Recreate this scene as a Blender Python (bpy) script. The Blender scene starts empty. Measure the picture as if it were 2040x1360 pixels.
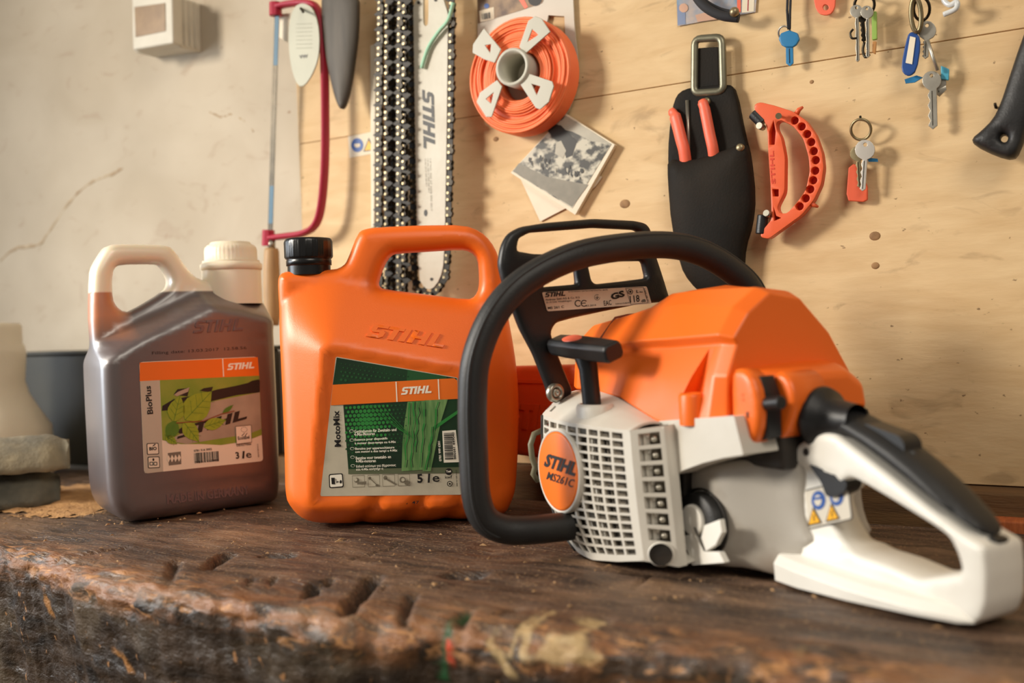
import bpy, bmesh, math, random
import numpy as np
from mathutils import Vector, Matrix, noise
from mathutils.geometry import delaunay_2d_cdt
random.seed(7)
SC=bpy.context.scene; COL=SC.collection
# ------------------------------------------------------------------ camera
FPX=1983.0; PIT=math.radians(1.07); ROL=0.035; CAMZ=.20
fw=Vector((0,math.cos(PIT),-math.sin(PIT))); R0=Vector((1,0,0)); U0=Vector((0,math.sin(PIT),math.cos(PIT)))
CR=R0*math.cos(ROL)-U0*math.sin(ROL); CU=R0*math.sin(ROL)+U0*math.cos(ROL); CP=Vector((0,0,CAMZ))
cd=bpy.data.cameras.new('camera'); cam=bpy.data.objects.new('camera',cd); COL.objects.link(cam)
m=Matrix.Identity(4)
for i in range(3): m[i][0]=CR[i]; m[i][1]=CU[i]; m[i][2]=-fw[i]; m[i][3]=CP[i]
cam.matrix_world=m
cd.sensor_width=36; cd.lens=36*FPX/2040; cd.clip_start=.02
cd.dof.use_dof=True; cd.dof.focus_distance=.985; cd.dof.aperture_fstop=3.4
SC.camera=cam
# ------------------------------------------------------------------ light and view
SC.view_settings.view_transform='Standard'; SC.view_settings.look='None'
SC.view_settings.exposure=-0.08; SC.view_settings.gamma=1; SC.view_settings.use_curve_mapping=False
w=bpy.data.worlds.new('world'); SC.world=w; w.use_nodes=True
bg=w.node_tree.nodes['Background']; bg.inputs[0].default_value=(1.0,.90,.78,1); bg.inputs[1].default_value=.24
def area(name,loc,target,size,power,color,sy=None):
    l=bpy.data.lights.new(name,'AREA'); l.energy=power; l.color=color; l.size=size
    if sy: l.shape='RECTANGLE'; l.size_y=sy
    o=bpy.data.objects.new(name,l); COL.objects.link(o); o.location=loc
    o.rotation_euler=(Vector(target)-Vector(loc)).to_track_quat('-Z','Y').to_euler(); return o
k=area('key_window',(-2.0,.50,.98),(0.1,.95,.16),.42,12,(1.0,.92,.80)); k.data.spread=math.radians(84)
sw=area('side_window',(-1.75,1.15,.42),(-.3,1.1,.14),.8,4.5,(.84,.92,1.0),.7); sw.data.spread=math.radians(95)
area('front_fill',(.5,-.9,1.7),(0.1,.9,.1),1.0,21,(1.0,.91,.78))  # fill light added behind the camera to lift surfaces that face it
# ------------------------------------------------------------------ frames: pixel of a measured point -> its place on a real plane
def ray(x,y): return fw+CR*((x-1020)/FPX)-CU*((y-680)/FPX)
class Frame:
    def __init__(s,loc,rot):
        s.loc=Vector(loc); s.rot=rot; c,n=math.cos(rot),math.sin(rot)
        s.A=[Vector((c,n,0)),Vector((-n,c,0)),Vector((0,0,1))]
    def at(s,px,py,val=0.0,axis=1):
        d=ray(px,py); n=s.A[axis]; p=s.loc+n*val; h=CP+d*((p-CP).dot(n)/d.dot(n))-s.loc
        r=[h.dot(a) for a in s.A]; r[axis]=val; return Vector(r)
    def xz(s,pts,val=0.0): return [(lambda v:(v.x,v.z))(s.at(p[0],p[1],val)) for p in pts]
    def yz(s,pts,val=0.0): return [(lambda v:(v.y,v.z))(s.at(p[0],p[1],val,0)) for p in pts]
    def child(s,loc): # same orientation, new origin given in this frame
        return Frame(s.loc+s.A[0]*loc[0]+s.A[1]*loc[1]+s.A[2]*loc[2],s.rot)
# ------------------------------------------------------------------ materials
def lin(c):
    return tuple(((v/255)/12.92 if v/255<=.04045 else ((v/255+.055)/1.055)**2.4) for v in c)+(1.0,)
MATS={}
def mat(name,col,rough=.5,metal=0,var=0.0,vs=20,col2=None,bump=0,bs=200,sss=0,coat=0,stretch=None,spec=None,detail=4,lo=.35,hi=.7):
    if name in MATS: return MATS[name]
    M=bpy.data.materials.new(name); M.use_nodes=True; nt=M.node_tree; b=nt.nodes['Principled BSDF']
    b.inputs['Base Color'].default_value=lin(col); b.inputs['Roughness'].default_value=rough; b.inputs['Metallic'].default_value=metal
    if sss: b.inputs['Subsurface Weight'].default_value=sss; b.inputs['Subsurface Radius'].default_value=(.02,.012,.006)
    if coat: b.inputs['Coat Weight'].default_value=coat; b.inputs['Coat Roughness'].default_value=.15
    if spec is not None: b.inputs['Specular IOR Level'].default_value=spec
    tc=nt.nodes.new('ShaderNodeTexCoord'); mp=nt.nodes.new('ShaderNodeMapping'); nt.links.new(tc.outputs['Object'],mp.inputs[0])
    if stretch: mp.inputs['Scale'].default_value=stretch
    n=nt.nodes.new('ShaderNodeTexNoise'); n.inputs['Scale'].default_value=vs; n.inputs['Detail'].default_value=detail; nt.links.new(mp.outputs[0],n.inputs['Vector'])
    r=nt.nodes.new('ShaderNodeValToRGB'); r.color_ramp.elements[0].position=lo; r.color_ramp.elements[1].position=hi
    c2=col2 if col2 else tuple(v*(1-.35) for v in col)
    r.color_ramp.elements[0].color=(0,0,0,1); r.color_ramp.elements[1].color=(1,1,1,1)
    mx=nt.nodes.new('ShaderNodeMix'); mx.data_type='RGBA'; mx.inputs[6].default_value=lin(col); mx.inputs[7].default_value=lin(c2)
    ml=nt.nodes.new('ShaderNodeMath'); ml.operation='MULTIPLY'; ml.inputs[1].default_value=var if var else .06
    nt.links.new(n.outputs[0],r.inputs[0]); nt.links.new(r.outputs[0],ml.inputs[0]); nt.links.new(ml.outputs[0],mx.inputs[0]); nt.links.new(mx.outputs[2],b.inputs['Base Color'])
    if bump:
        n2=nt.nodes.new('ShaderNodeTexNoise'); n2.inputs['Scale'].default_value=bs; n2.inputs['Detail'].default_value=5; nt.links.new(mp.outputs[0],n2.inputs['Vector'])
        bp=nt.nodes.new('ShaderNodeBump'); bp.inputs['Strength'].default_value=bump; bp.inputs['Distance'].default_value=.002; nt.links.new(n2.outputs[0],bp.inputs['Height']); nt.links.new(bp.outputs[0],b.inputs['Normal'])
    MATS[name]=M; return M
# ------------------------------------------------------------------ mesh collector
class MB:
    def __init__(s): s.v=[]; s.f=[]; s.m=[]; s.mats=[]; s.sm=[]
    def mi(s,m):
        if m not in s.mats: s.mats.append(m)
        return s.mats.index(m)
    def add(s,vs,fs,m,smooth=False):
        o=len(s.v); s.v+= [tuple(v) for v in vs]; k=s.mi(m)
        for f in fs: s.f.append([i+o for i in f]); s.m.append(k); s.sm.append(smooth)
        return s
    def box(s,lo,hi,m):
        x0,y0,z0=lo; x1,y1,z1=hi
        return s.add([(x0,y0,z0),(x1,y0,z0),(x1,y1,z0),(x0,y1,z0),(x0,y0,z1),(x1,y0,z1),(x1,y1,z1),(x0,y1,z1)],
          [(3,2,1,0),(4,5,6,7),(0,1,5,4),(1,2,6,5),(2,3,7,6),(3,0,4,7)],m)
    def tube(s,path,r,m,n=12,close=False,sx=1.0,caps=True,up=None):
        P=[Vector(p) for p in path]; N=len(P); rs=r if isinstance(r,(list,tuple)) else [r]*N
        vs=[]; prev=None
        for i,p in enumerate(P):
            if close: t=(P[(i+1)%N]-P[i-1]).normalized()
            else: t=(P[min(i+1,N-1)]-P[max(i-1,0)]).normalized()
            if up is not None: a=Vector(up)-t*t.dot(Vector(up))
            elif prev is None: a=Vector((0,0,1)) if abs(t.z)<.9 else Vector((1,0,0)); a=a-t*t.dot(a)
            else: a=prev-t*t.dot(prev)
            a.normalize(); prev=a; b=t.cross(a)
            for k in range(n):
                q=2*math.pi*k/n; vs.append(p+a*math.cos(q)*rs[i]+b*math.sin(q)*rs[i]*sx)
        fs=[]
        for i in range(N if close else N-1):
            j=(i+1)%N
            for k in range(n): fs.append((i*n+k,i*n+(k+1)%n,j*n+(k+1)%n,j*n+k))
        s.add(vs,fs,m,True)
        if caps and not close:
            o=[vs[k] for k in range(n)]; e=[vs[(N-1)*n+k] for k in range(n)]
            s.add(o,[tuple(range(n))[::-1]],m); s.add(e,[tuple(range(n))],m)
        return s
    def lathe(s,prof,m,c=(0,0,0),axis=2,n=40,a0=0,a1=2*math.pi,ex=1.0,rib=None):
        full=abs(a1-a0-2*math.pi)<1e-6; N=n if full else n+1; vs=[]
        for (r,h) in prof:
            for k in range(N):
                q=a0+(a1-a0)*k/n; rr=r
                if rib: rr=rib(r,h,k)
                p=[rr*math.cos(q)*ex,rr*math.sin(q),h]
                if axis==1: p=[p[0],p[2],p[1]]
                elif axis==0: p=[p[2],p[0],p[1]]
                vs.append((p[0]+c[0],p[1]+c[1],p[2]+c[2]))
        fs=[]
        for i in range(len(prof)-1):
            for k in range(N if full else N-1):
                fs.append((i*N+k,i*N+(k+1)%N,(i+1)*N+(k+1)%N,(i+1)*N+k))
        return s.add(vs,fs,m,True)
    def sphere(s,c,r,m,n=10,sc=(1,1,1)):
        vs=[];fs=[]
        for i in range(n+1):
            for k in range(2*n):
                a=math.pi*i/n;b=math.pi*k/n
                vs.append((c[0]+r*sc[0]*math.sin(a)*math.cos(b),c[1]+r*sc[1]*math.sin(a)*math.sin(b),c[2]+r*sc[2]*math.cos(a)))
        for i in range(n):
            for k in range(2*n): fs.append((i*2*n+k,i*2*n+(k+1)%(2*n),(i+1)*2*n+(k+1)%(2*n),(i+1)*2*n+k))
        return s.add(vs,fs,m,True)
    def loft(s,secs,m,caps=True,smooth=False,closed=True):
        n=len(secs[0]); vs=[p for q in secs for p in q]; fs=[]
        for i in range(len(secs)-1):
            for k in range(n if closed else n-1): fs.append((i*n+k,i*n+(k+1)%n,(i+1)*n+(k+1)%n,(i+1)*n+k))
        if caps: fs.append(tuple(range(n))[::-1]); fs.append(tuple((len(secs)-1)*n+k for k in range(n)))
        return s.add(vs,fs,m,smooth)
    def poly(s,pts,m,y,fn=None,holes=(),t=0.0):
        """flat polygon (x,z) at y; with t a prism of that thickness towards -y"""
        V=[Vector(p) for p in pts]; E=[(i,(i+1)%len(pts)) for i in range(len(pts))]
        for h in holes:
            o=len(V); V+=[Vector(p) for p in h]; E+=[(o+i,o+(i+1)%len(h)) for i in range(len(h))]
        r=delaunay_2d_cdt(V,E,[],0,1e-7); P=np.array([(v.x,v.y) for v in r[0]])
        T=[tuple(f) for f in r[2]]; c=np.array([P[list(f)].mean(0) for f in T])
        ok=inside(c,pts)
        for h in holes: ok&=~inside(c,h)
        T=[f for f,k in zip(T,ok) if k]; T=[f if area2(P,f)>0 else f[::-1] for f in T]
        g=fn if fn else (lambda x,z,yy:(x,yy,z))
        s.add([g(p[0],p[1],y-t) for p in P],T,m)
        if t:
            s.add([g(p[0],p[1],y) for p in P],[f[::-1] for f in T],m)
            for L in [pts]+list(holes):
                k=len(L); vv=[g(p[0],p[1],y-t) for p in L]+[g(p[0],p[1],y) for p in L]
                s.add(vv,[(i,(i+1)%k,k+(i+1)%k,k+i) for i in range(k)],m)
        return s
    def build(s,name,parent=None,bevel=0,bseg=2,sub=0,ang=30,fixn=True):
        me=bpy.data.meshes.new(name); me.from_pydata(s.v,[],s.f); 
        for q in s.mats: me.materials.append(q)
        me.polygons.foreach_set('material_index',s.m); me.polygons.foreach_set('use_smooth',s.sm if not bevel else [True]*len(s.f)); me.update()
        if fixn:
            bm=bmesh.new(); bm.from_mesh(me); bmesh.ops.remove_doubles(bm,verts=bm.verts,dist=1e-6); bmesh.ops.recalc_face_normals(bm,faces=bm.faces); bm.to_mesh(me); bm.free()
        o=bpy.data.objects.new(name,me); COL.objects.link(o)
        if parent: o.parent=parent
        if bevel:
            b=o.modifiers.new('bevel','BEVEL'); b.width=bevel; b.segments=bseg; b.limit_method='ANGLE'; b.angle_limit=math.radians(ang); b.use_clamp_overlap=True
            b.harden_normals=False
            w=o.modifiers.new('wn','WEIGHTED_NORMAL'); w.keep_sharp=False
        if sub: q=o.modifiers.new('sub','SUBSURF'); q.levels=sub; q.render_levels=sub
        return o
def area2(P,f): return sum(P[f[i]][0]*P[f[(i+1)%len(f)]][1]-P[f[(i+1)%len(f)]][0]*P[f[i]][1] for i in range(len(f)))
def inside(c,poly):
    P=np.array([(p[0],p[1]) for p in poly]); ok=np.zeros(len(c),bool); n=len(P)
    for i in range(n):
        a,b=P[i],P[(i+1)%n]
        if a[1]==b[1]: continue
        cond=((a[1]>c[:,1])!=(b[1]>c[:,1])); xx=(b[0]-a[0])*(c[:,1]-a[1])/(b[1]-a[1])+a[0]
        ok^=cond&(c[:,0]<xx)
    return ok
def sdf(c,polys):
    d=np.full(len(c),1e9)
    for poly in polys:
        P=np.array([(p[0],p[1]) for p in poly]); Q=np.roll(P,-1,0)
        for a,b in zip(P,Q):
            e=b-a; L=e@e
            if L<1e-14: continue
            t=np.clip(((c-a)@e)/L,0,1); d=np.minimum(d,np.hypot(*(c-a-t[:,None]*e).T))
    return d
def chaikin(p,n=2,closed=True):
    for _ in range(n):
        q=[]
        N=len(p)
        for i in range(N if closed else N-1):
            a=p[i];b=p[(i+1)%N]
            q.append(tuple(a[k]*.75+b[k]*.25 for k in range(len(a)))); q.append(tuple(a[k]*.25+b[k]*.75 for k in range(len(a))))
        if not closed: q=[p[0]]+q+[p[-1]]
        p=q
    return p
def rnd(p,r,n=4):
    """round polygon corners with radius-like cut r"""
    out=[];N=len(p)
    for i in range(N):
        a=Vector(p[i-1]);b=Vector(p[i]);c=Vector(p[(i+1)%N])
        d1=(a-b);d2=(c-b);k=min(r,d1.length*.45,d2.length*.45); s=b+d1.normalized()*k; e=b+d2.normalized()*k
        for j in range(n+1):
            t=j/n; q=s*(1-t)**2+b*2*t*(1-t)+e*t*t; out.append((q.x,q.y))
    return out
def resamp(p,step):
    out=[]
    for i in range(len(p)):
        a=np.array(p[i]);b=np.array(p[(i+1)%len(p)]);L=np.hypot(*(b-a)); k=max(1,int(round(L/step)))
        for j in range(k): out.append(tuple(a+(b-a)*j/k))
    return out
def spline(pts,n=8,closed=False):
    P=[Vector(p) for p in pts]; N=len(P); out=[]
    for i in range(N if closed else N-1):
        if closed: a,b,c,d=P[i-1],P[i],P[(i+1)%N],P[(i+2)%N]
        else: a,b,c,d=P[max(i-1,0)],P[i],P[i+1],P[min(i+2,N-1)]
        for k in range(n):
            t=k/n; out.append(.5*((2*b)+(c-a)*t+(2*a-5*b+4*c-d)*t*t+(3*b-a-3*c+d)*t**3))
    if not closed: out.append(P[-1])
    return out
def inflate(mb,outline,holes,front,back,m,step=.006,rings=(.0008,.002,.004,.007,.011),fn=None,bstep=None,mfun=None):
    """solid whose front / back faces bulge as front(x,z,d) / back(x,z,d); d = distance to the rim"""
    bstep=bstep or step*.7
    L=[resamp(outline,bstep)]+[resamp(h,bstep) for h in holes]
    V=[];E=[]
    for l in L:
        o=len(V); V+=l; E+=[(o+i,o+(i+1)%len(l)) for i in range(len(l))]
    nb=len(V); B=np.array(V); cand=[]
    for l in L:
        P=np.array(l); t=np.roll(P,-1,0)-np.roll(P,1,0); t/=np.maximum(np.hypot(*t.T),1e-9)[:,None]; nn=np.stack([-t[:,1],t[:,0]],1)
        for r in rings:
            for sg in (1,-1): cand.append((P+nn*sg*r,r))
    keep=[]
    def ok(c):
        k=inside(c,L[0])
        for h in L[1:]: k&=~inside(c,h)
        return k
    for c,r in cand:
        k=ok(c)&(sdf(c,L)>r*.93); keep.append(c[k])
    x0,z0=B.min(0);x1,z1=B.max(0)
    gx,gz=np.meshgrid(np.arange(x0,x1,step),np.arange(z0,z1,step)); g=np.stack([gx.ravel(),gz.ravel()],1); g[:,0]+=.0007*np.sin(g[:,1]*977)
    k=ok(g); g=g[k]; g=g[sdf(g,L)>(max(rings)+step*.4 if rings else step*.5)]; keep.append(g)
    allp=np.concatenate([B]+keep)
    r=delaunay_2d_cdt([Vector(p) for p in allp],E,[],0,1e-6); P=np.array([(v.x,v.y) for v in r[0]])
    T=[tuple(f) for f in r[2]]; c=np.array([P[list(f)].mean(0) for f in T]); kk=ok(c); T=[f for f,q in zip(T,kk) if q]; T=[f if area2(P,f)>0 else f[::-1] for f in T]
    d=sdf(P,L); g=fn if fn else (lambda x,z,y:(x,y,z))
    F=[g(p[0],p[1],-front(p[0],p[1],q)) for p,q in zip(P,d)]; K=[g(p[0],p[1],back(p[0],p[1],q)) for p,q in zip(P,d)]
    n=len(P)
    # rim edges: edges used once
    cnt={}
    for f in T:
        for i in range(3):
            a,b=f[i],f[(i+1)%3]; cnt[(a,b)]=1
    rim=[(a,b) for (a,b) in cnt if (b,a) not in cnt]
    fs=[f for f in T]+[tuple(i+n for i in f[::-1]) for f in T]+[(b,a,a+n,b+n) for a,b in rim]
    if mfun is None: mb.add(F+K,fs,m,True)
    else:
        o=len(mb.v); mb.v+=[tuple(v) for v in F+K]
        for f in fs:
            c=np.mean([(F+K)[i] for i in f],0); mb.f.append([i+o for i in f]); mb.m.append(mb.mi(mfun(c))); mb.sm.append(True)
    return mb
def prof(d,r): 
    t=min(max(d/r,0),1); return math.sqrt(max(0,1-(1-t)**2))
def sst(a,b,x):
    t=min(max((x-a)/(b-a),0),1); return t*t*(3-2*t)
def circ(cx,cz,r,n=24,rz=None): return [(cx+r*math.cos(2*math.pi*k/n),cz+(rz or r)*math.sin(2*math.pi*k/n)) for k in range(n)]
# ------------------------------------------------------------------ objects, labels
def tag(o,label=None,cat=None,group=None,kind=None):
    if label: o['label']=label
    if cat: o['category']=cat
    if group: o['group']=group
    if kind: o['kind']=kind
    return o
def root(name,F,label,cat,group=None):
    o=bpy.data.objects.new(name,None); COL.objects.link(o); o.location=F.loc; o.rotation_euler=(0,0,F.rot); o.empty_display_size=.02
    return tag(o,label,cat,group)
def place(o,F): o.location=F.loc; o.rotation_euler=(0,0,F.rot); return o
# ------------------------------------------------------------------ lettering
_tc={}
def glyphs(s,bold=0.0):
    k=(s,bold)
    if k in _tc: return _tc[k]
    c=bpy.data.curves.new('t','FONT'); c.body=s; c.size=1; c.resolution_u=2; c.offset=bold; c.fill_mode='FRONT'
    o=bpy.data.objects.new('t',c); COL.objects.link(o); dg=bpy.context.evaluated_depsgraph_get(); me=bpy.data.meshes.new_from_object(o.evaluated_get(dg))
    V=np.array([(v.co.x,v.co.y) for v in me.vertices]).reshape(-1,2); T=[tuple(p.vertices) for p in me.polygons]
    bpy.data.objects.remove(o); bpy.data.curves.remove(c); bpy.data.meshes.remove(me)
    if len(V): mn=V.min(0); V=V-mn; 
    _tc[k]=(V,T); return _tc[k]
S_SHAPE=[(0,0),(3.3,0),(4.1,.75),(4.1,2.3),(3.4,3.0),(1.5,3.0),(1.5,3.9),(4.1,3.9),(4.1,5),(.75,5),(0,4.3),(0,2.8),(.75,2.05),(2.65,2.05),(2.65,1.1),(0,1.1)]
def logo():
    sh=lambda P,dx:[(x+dx+y*.3,y) for x,y in P]
    L=[sh(S_SHAPE,0)]
    L.append(sh([(1.3,0),(2.8,0),(2.8,3.8),(4.1,3.8),(4.1,5),(0,5),(0,3.8),(1.3,3.8)],4.3))
    L.append(sh([(0,0),(1.5,0),(1.5,5),(0,5)],8.5))
    L.append(sh([(0,0),(1.5,0),(1.5,1.95),(3.2,1.95),(3.2,0),(4.7,0),(4.7,5),(3.2,5),(3.2,3.1),(1.5,3.1),(1.5,5),(0,5)],10.6))
    L.append(sh([(0,0),(4.2,0),(4.2,1.2),(1.5,1.2),(1.5,5),(0,5)],16))
    return L,21.2,5.0
def affine(o,ex,ez,en): 
    o,ex,ez,en=map(Vector,(o,ex,ez,en)); return lambda x,z,y: o+ex*x+ez*z-en*y
class Pen:
    """writes on the plane axis=val of a frame; layers step outwards by dy"""
    def __init__(s,mb,F,val,axis=1,out=-1,sgn=1):
        s.mb=mb;s.F=F;s.val=val;s.axis=axis;s.out=out;s.sgn=sgn
    def P(s,px,py,lift=0): 
        v=s.F.at(px,py,s.val,s.axis); v[s.axis]+=s.out*lift; return v
    def poly(s,pts,m,lift=.0002,r=0):
        Q=[s.P(*p,lift=lift) for p in pts]; a=[k for k in (0,1,2) if k!=s.axis]
        q=[(v[a[0]],v[a[1]]) for v in Q]
        if r: q=rnd(q,r)
        def g(x,z,y):
            v=[0,0,0]; v[a[0]]=x; v[a[1]]=z; v[s.axis]=s.val+s.out*lift; return v
        s.mb.poly(q,m,0,fn=g)
    def text(s,t,a,b,h,m,lift=.0005,bold=.01,shear=0,thick=0):
        """baseline runs from pixel a to pixel b, letters h pixels high"""
        A=s.P(*a,lift=lift);B=s.P(*b,lift=lift); dx,dy=b[0]-a[0],b[1]-a[1]; L=math.hypot(dx,dy)
        C=s.P(a[0]+dy/L*h,a[1]-dx/L*h,lift=lift); ex=B-A; ez=C-A; n=Vector((0,0,0)); n[s.axis]=s.out
        if t=='@LOGO':
            P,W,H=logo()
            for p in P: s.mb.poly(p,m,0,fn=lambda x,z,y:A+ex*(x/W)+ez*(z/H)-n*y,t=thick)
            return
        V,T=glyphs(t,bold)
        if not len(V): return
        W,H=V[:,0].max(),V[:,1].max(); vs=[A+ex*(x/W+shear*y/H*.2)+ez*(y/H) for x,y in V]
        s.mb.add(vs,T,m)
        if thick:
            pass
    def line(s,a,b,wd,m,lift=.0005):
        dx,dy=b[0]-a[0],b[1]-a[1];L=math.hypot(dx,dy) or 1;nx,ny=-dy/L*wd/2,dx/L*wd/2
        s.poly([(a[0]+nx,a[1]+ny),(b[0]+nx,b[1]+ny),(b[0]-nx,b[1]-ny),(a[0]-nx,a[1]-ny)],m,lift)
    def disc(s,c,r,m,lift=.0004,n=18,ry=None): s.poly([(c[0]+r*math.cos(2*math.pi*k/n),c[1]+(ry or r)*math.sin(2*math.pi*k/n)) for k in range(n)],m,lift)
    def frame(s,pts,wd,m,lift=.0005):
        for i in range(len(pts)): s.line(pts[i],pts[(i+1)%len(pts)],wd,m,lift)
    def bars(s,o,ux,uy,n,m,lift=.0006,seed=1):
        """bar code: origin o, run vector ux, bar vector uy"""
        R=random.Random(seed); t=0; tot=[]
        for i in range(n): tot.append((R.choice([1,1,2,3]),R.choice([1,1,2])))
        S=sum(a+b for a,b in tot)
        for a,b in tot:
            f0,f1=t/S,(t+a)/S; t+=a+b
            s.poly([(o[0]+ux[0]*f0,o[1]+ux[1]*f0),(o[0]+ux[0]*f1,o[1]+ux[1]*f1),(o[0]+ux[0]*f1+uy[0],o[1]+ux[1]*f1+uy[1]),(o[0]+ux[0]*f0+uy[0],o[1]+ux[1]*f0+uy[1])],m,lift)
# shared materials
m_orange=mat('orange_plastic',(245,112,28),.38,var=.12,vs=14,col2=(228,96,22),bump=.06,bs=900)
m_black=mat('black_plastic',(24,24,26),.42,var=.3,vs=40,col2=(40,39,38),bump=.1,bs=700)
m_rubber=mat('black_rubber',(30,30,31),.5,var=.35,vs=30,col2=(48,46,42),bump=.12,bs=500)
m_ink=mat('black_ink',(22,18,16),.5); m_whiteink=mat('white_ink',(250,244,226),.5)
m_labelorange=mat('label_orange',(244,118,28),.4); m_steel=mat('worn_steel',(168,163,150),.35,.85,var=.4,vs=60,col2=(110,104,92))
m_dsteel=mat('oily_dark_steel',(62,56,46),.35,.8,var=.4,vs=80,col2=(28,24,20)); m_gsteel=mat('bright_rivet_steel',(150,136,106),.4,.7)
m_red=mat('red_enamel',(172,30,58),.45,var=.15,vs=30); m_coral=mat('coral_plastic',(240,108,78),.45,var=.1,vs=40)
m_blue=mat('blue_plastic',(38,120,170),.4); m_dblue=mat('dark_blue_plastic',(30,72,140),.4)
m_yellow=mat('warning_yellow',(245,180,20),.5); m_nick=mat('nickel_key',(190,185,172),.35,.75,var=.3,vs=90,col2=(120,114,100))
m_paper=mat('cream_paper',(232,220,196),.7,var=.1,vs=40)
# ================================================================== wall and bench
ANG=-math.atan2(.505,.863)
WALL=Frame((0,0,0),ANG)          # x along the wall to the right, y into the wall
WC=1.04                          # face of the plywood
def node_wall(name,base,c2,spots,streak,scale,speck):
    M=bpy.data.materials.new(name); M.use_nodes=True; nt=M.node_tree; b=nt.nodes['Principled BSDF']; b.inputs['Roughness'].default_value=.75
    tc=nt.nodes.new('ShaderNodeTexCoord')
    def noi(sc,stretch,det=5,dist=0):
        mp=nt.nodes.new('ShaderNodeMapping'); mp.inputs['Scale'].default_value=stretch; nt.links.new(tc.outputs['Object'],mp.inputs[0])
        n=nt.nodes.new('ShaderNodeTexNoise'); n.inputs['Scale'].default_value=sc; n.inputs['Detail'].default_value=det; n.inputs['Distortion'].default_value=dist; nt.links.new(mp.outputs[0],n.inputs[0]); return n
    def ramp(n,lo,hi):
        r=nt.nodes.new('ShaderNodeMapRange'); r.inputs[1].default_value=lo; r.inputs[2].default_value=hi; r.clamp=True; nt.links.new(n.outputs[0],r.inputs[0]); return r
    def mix(f,a,bc,fac=1.0):
        ml=nt.nodes.new('ShaderNodeMath'); ml.operation='MULTIPLY'; ml.inputs[1].default_value=fac; nt.links.new(f.outputs[0],ml.inputs[0])
        x=nt.nodes.new('ShaderNodeMix'); x.data_type='RGBA'; nt.links.new(ml.outputs[0],x.inputs[0])
        if isinstance(a,tuple): x.inputs[6].default_value=lin(a)
        else: nt.links.new(a.outputs[2],x.inputs[6])
        x.inputs[7].default_value=lin(bc); return x
    a=mix(ramp(noi(scale,streak,6,.6),.35,.7),base,c2,.8)
    a=mix(ramp(noi(3.2,(1,1,1),4),.5,.75),a,spots,.45)
    a=mix(ramp(noi(speck[0],(1,1,1.6),3),speck[1],speck[1]+.05),a,speck[2],.75)
    a=mix(ramp(noi(16,(1,1,2.2),7,1.2),.60,.74),a,speck[2],.35)
    nt.links.new(a.outputs[2],b.inputs['Base Color'])
    bp=nt.nodes.new('ShaderNodeBump'); bp.inputs['Strength'].default_value=.25; bp.inputs['Distance'].default_value=.002; n=noi(scale*3,streak,6); nt.links.new(n.outputs[0],bp.inputs['Height']); nt.links.new(bp.outputs[0],b.inputs['Normal'])
    return M
m_ply=node_wall('plywood',(224,194,148),(206,172,124),(200,158,110),(1.2,1,5),11,(110,.715,(104,74,44)))
m_plaster=node_wall('old_plaster',(196,182,160),(178,162,138),(160,146,126),(1,1,1.3),5,(38,.70,(150,118,92)))
xl=WALL.at(595,300,WC).x; zs=WALL.at(1390,160,WC).z
b=MB(); b.box((-3.2,WC+.012,-.9),(2.2,WC+.1,1.7),m_plaster); tag(place(b.build('wall_back'),WALL),kind='structure')
b=MB(); b.box((xl,WC,.03),(.55,WC+.012,zs-.0003),m_ply); tag(place(b.build('wall_right',bevel=.0008,bseg=1),WALL),kind='structure')
b=MB(); b.box((xl,WC,zs+.0003),(.55,WC+.012,1.3),m_ply); tag(place(b.build('wall_right_upper',bevel=.0008,bseg=1),WALL),kind='structure')
# plaster cracks as thin grooves with dirt
m_crack=mat('crack_dirt',(160,136,108),.9,var=.8,vs=50,col2=(188,170,142)); m_knot=mat('knot_wood',(158,120,78),.7,var=.5,vs=120,col2=(80,54,30))
def crack(pts,wd,name,lab):
    P=[WALL.at(x,y,WC+.0118) for x,y in pts]; b=MB(); P=spline(P,6); R=random.Random(3)
    b.tube([(p.x,p.y+.001,p.z+R.uniform(-.001,.001)) for p in P],[wd*R.uniform(.5,1.3) for _ in P],m_crack,n=6,sx=.5); o=b.build(name); place(o,WALL); tag(o,kind='structure')
crack([(0,520),(30,495),(75,488),(95,465),(140,400),(180,365),(215,350),(245,335)],.0032,'trim_1','')
crack([(415,222),(440,232),(465,228),(490,245),(505,262)],.002,'trim_2','')
# knots in the plywood
for (x,y,rx,ry) in [(1245,406,.0065,.005),(1743,470,.0055,.0045),(1744,529,.004,.0035),(1617,163,.0022,.002),(988,277,.004,.003),(1700,760,.003,.003)]:
    c=WALL.at(x,y,WC); b=MB(); b.lathe([(0,-.0006),(.6,-.0007),(.9,-.0004),(1,.0)],m_knot,axis=1,n=14)
    b.v=[(c.x+v[0]*rx,c.y+v[1],c.z+v[2]*ry) for v in b.v]; o=place(b.build('trim_3'),WALL); tag(o,kind='structure')
# ---------------- bench
BACK=.976
def yF(x):
    pts=[(-1.9,.60),(-.91,.571),(-.66,.533),(-.49,.527),(-.34,.553),(-.18,.57),(-.03,.553),(.2,.55)]
    for (a,ya),(c,yc) in zip(pts,pts[1:]):
        if x<=c: 
            t=(x-a)/(c-a); t=t*t*(3-2*t); return ya+(yc-ya)*t
    return .55
def gpt(x,y,front=False): 
    if front:
        v=WALL.at(x,y,.545); return v
    return WALL.at(x,y,0.0,2)
G=[]
def gouge(a,b,r,dep): G.append((np.array(gpt(*a)),np.array(gpt(*b)),r,dep))
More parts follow.
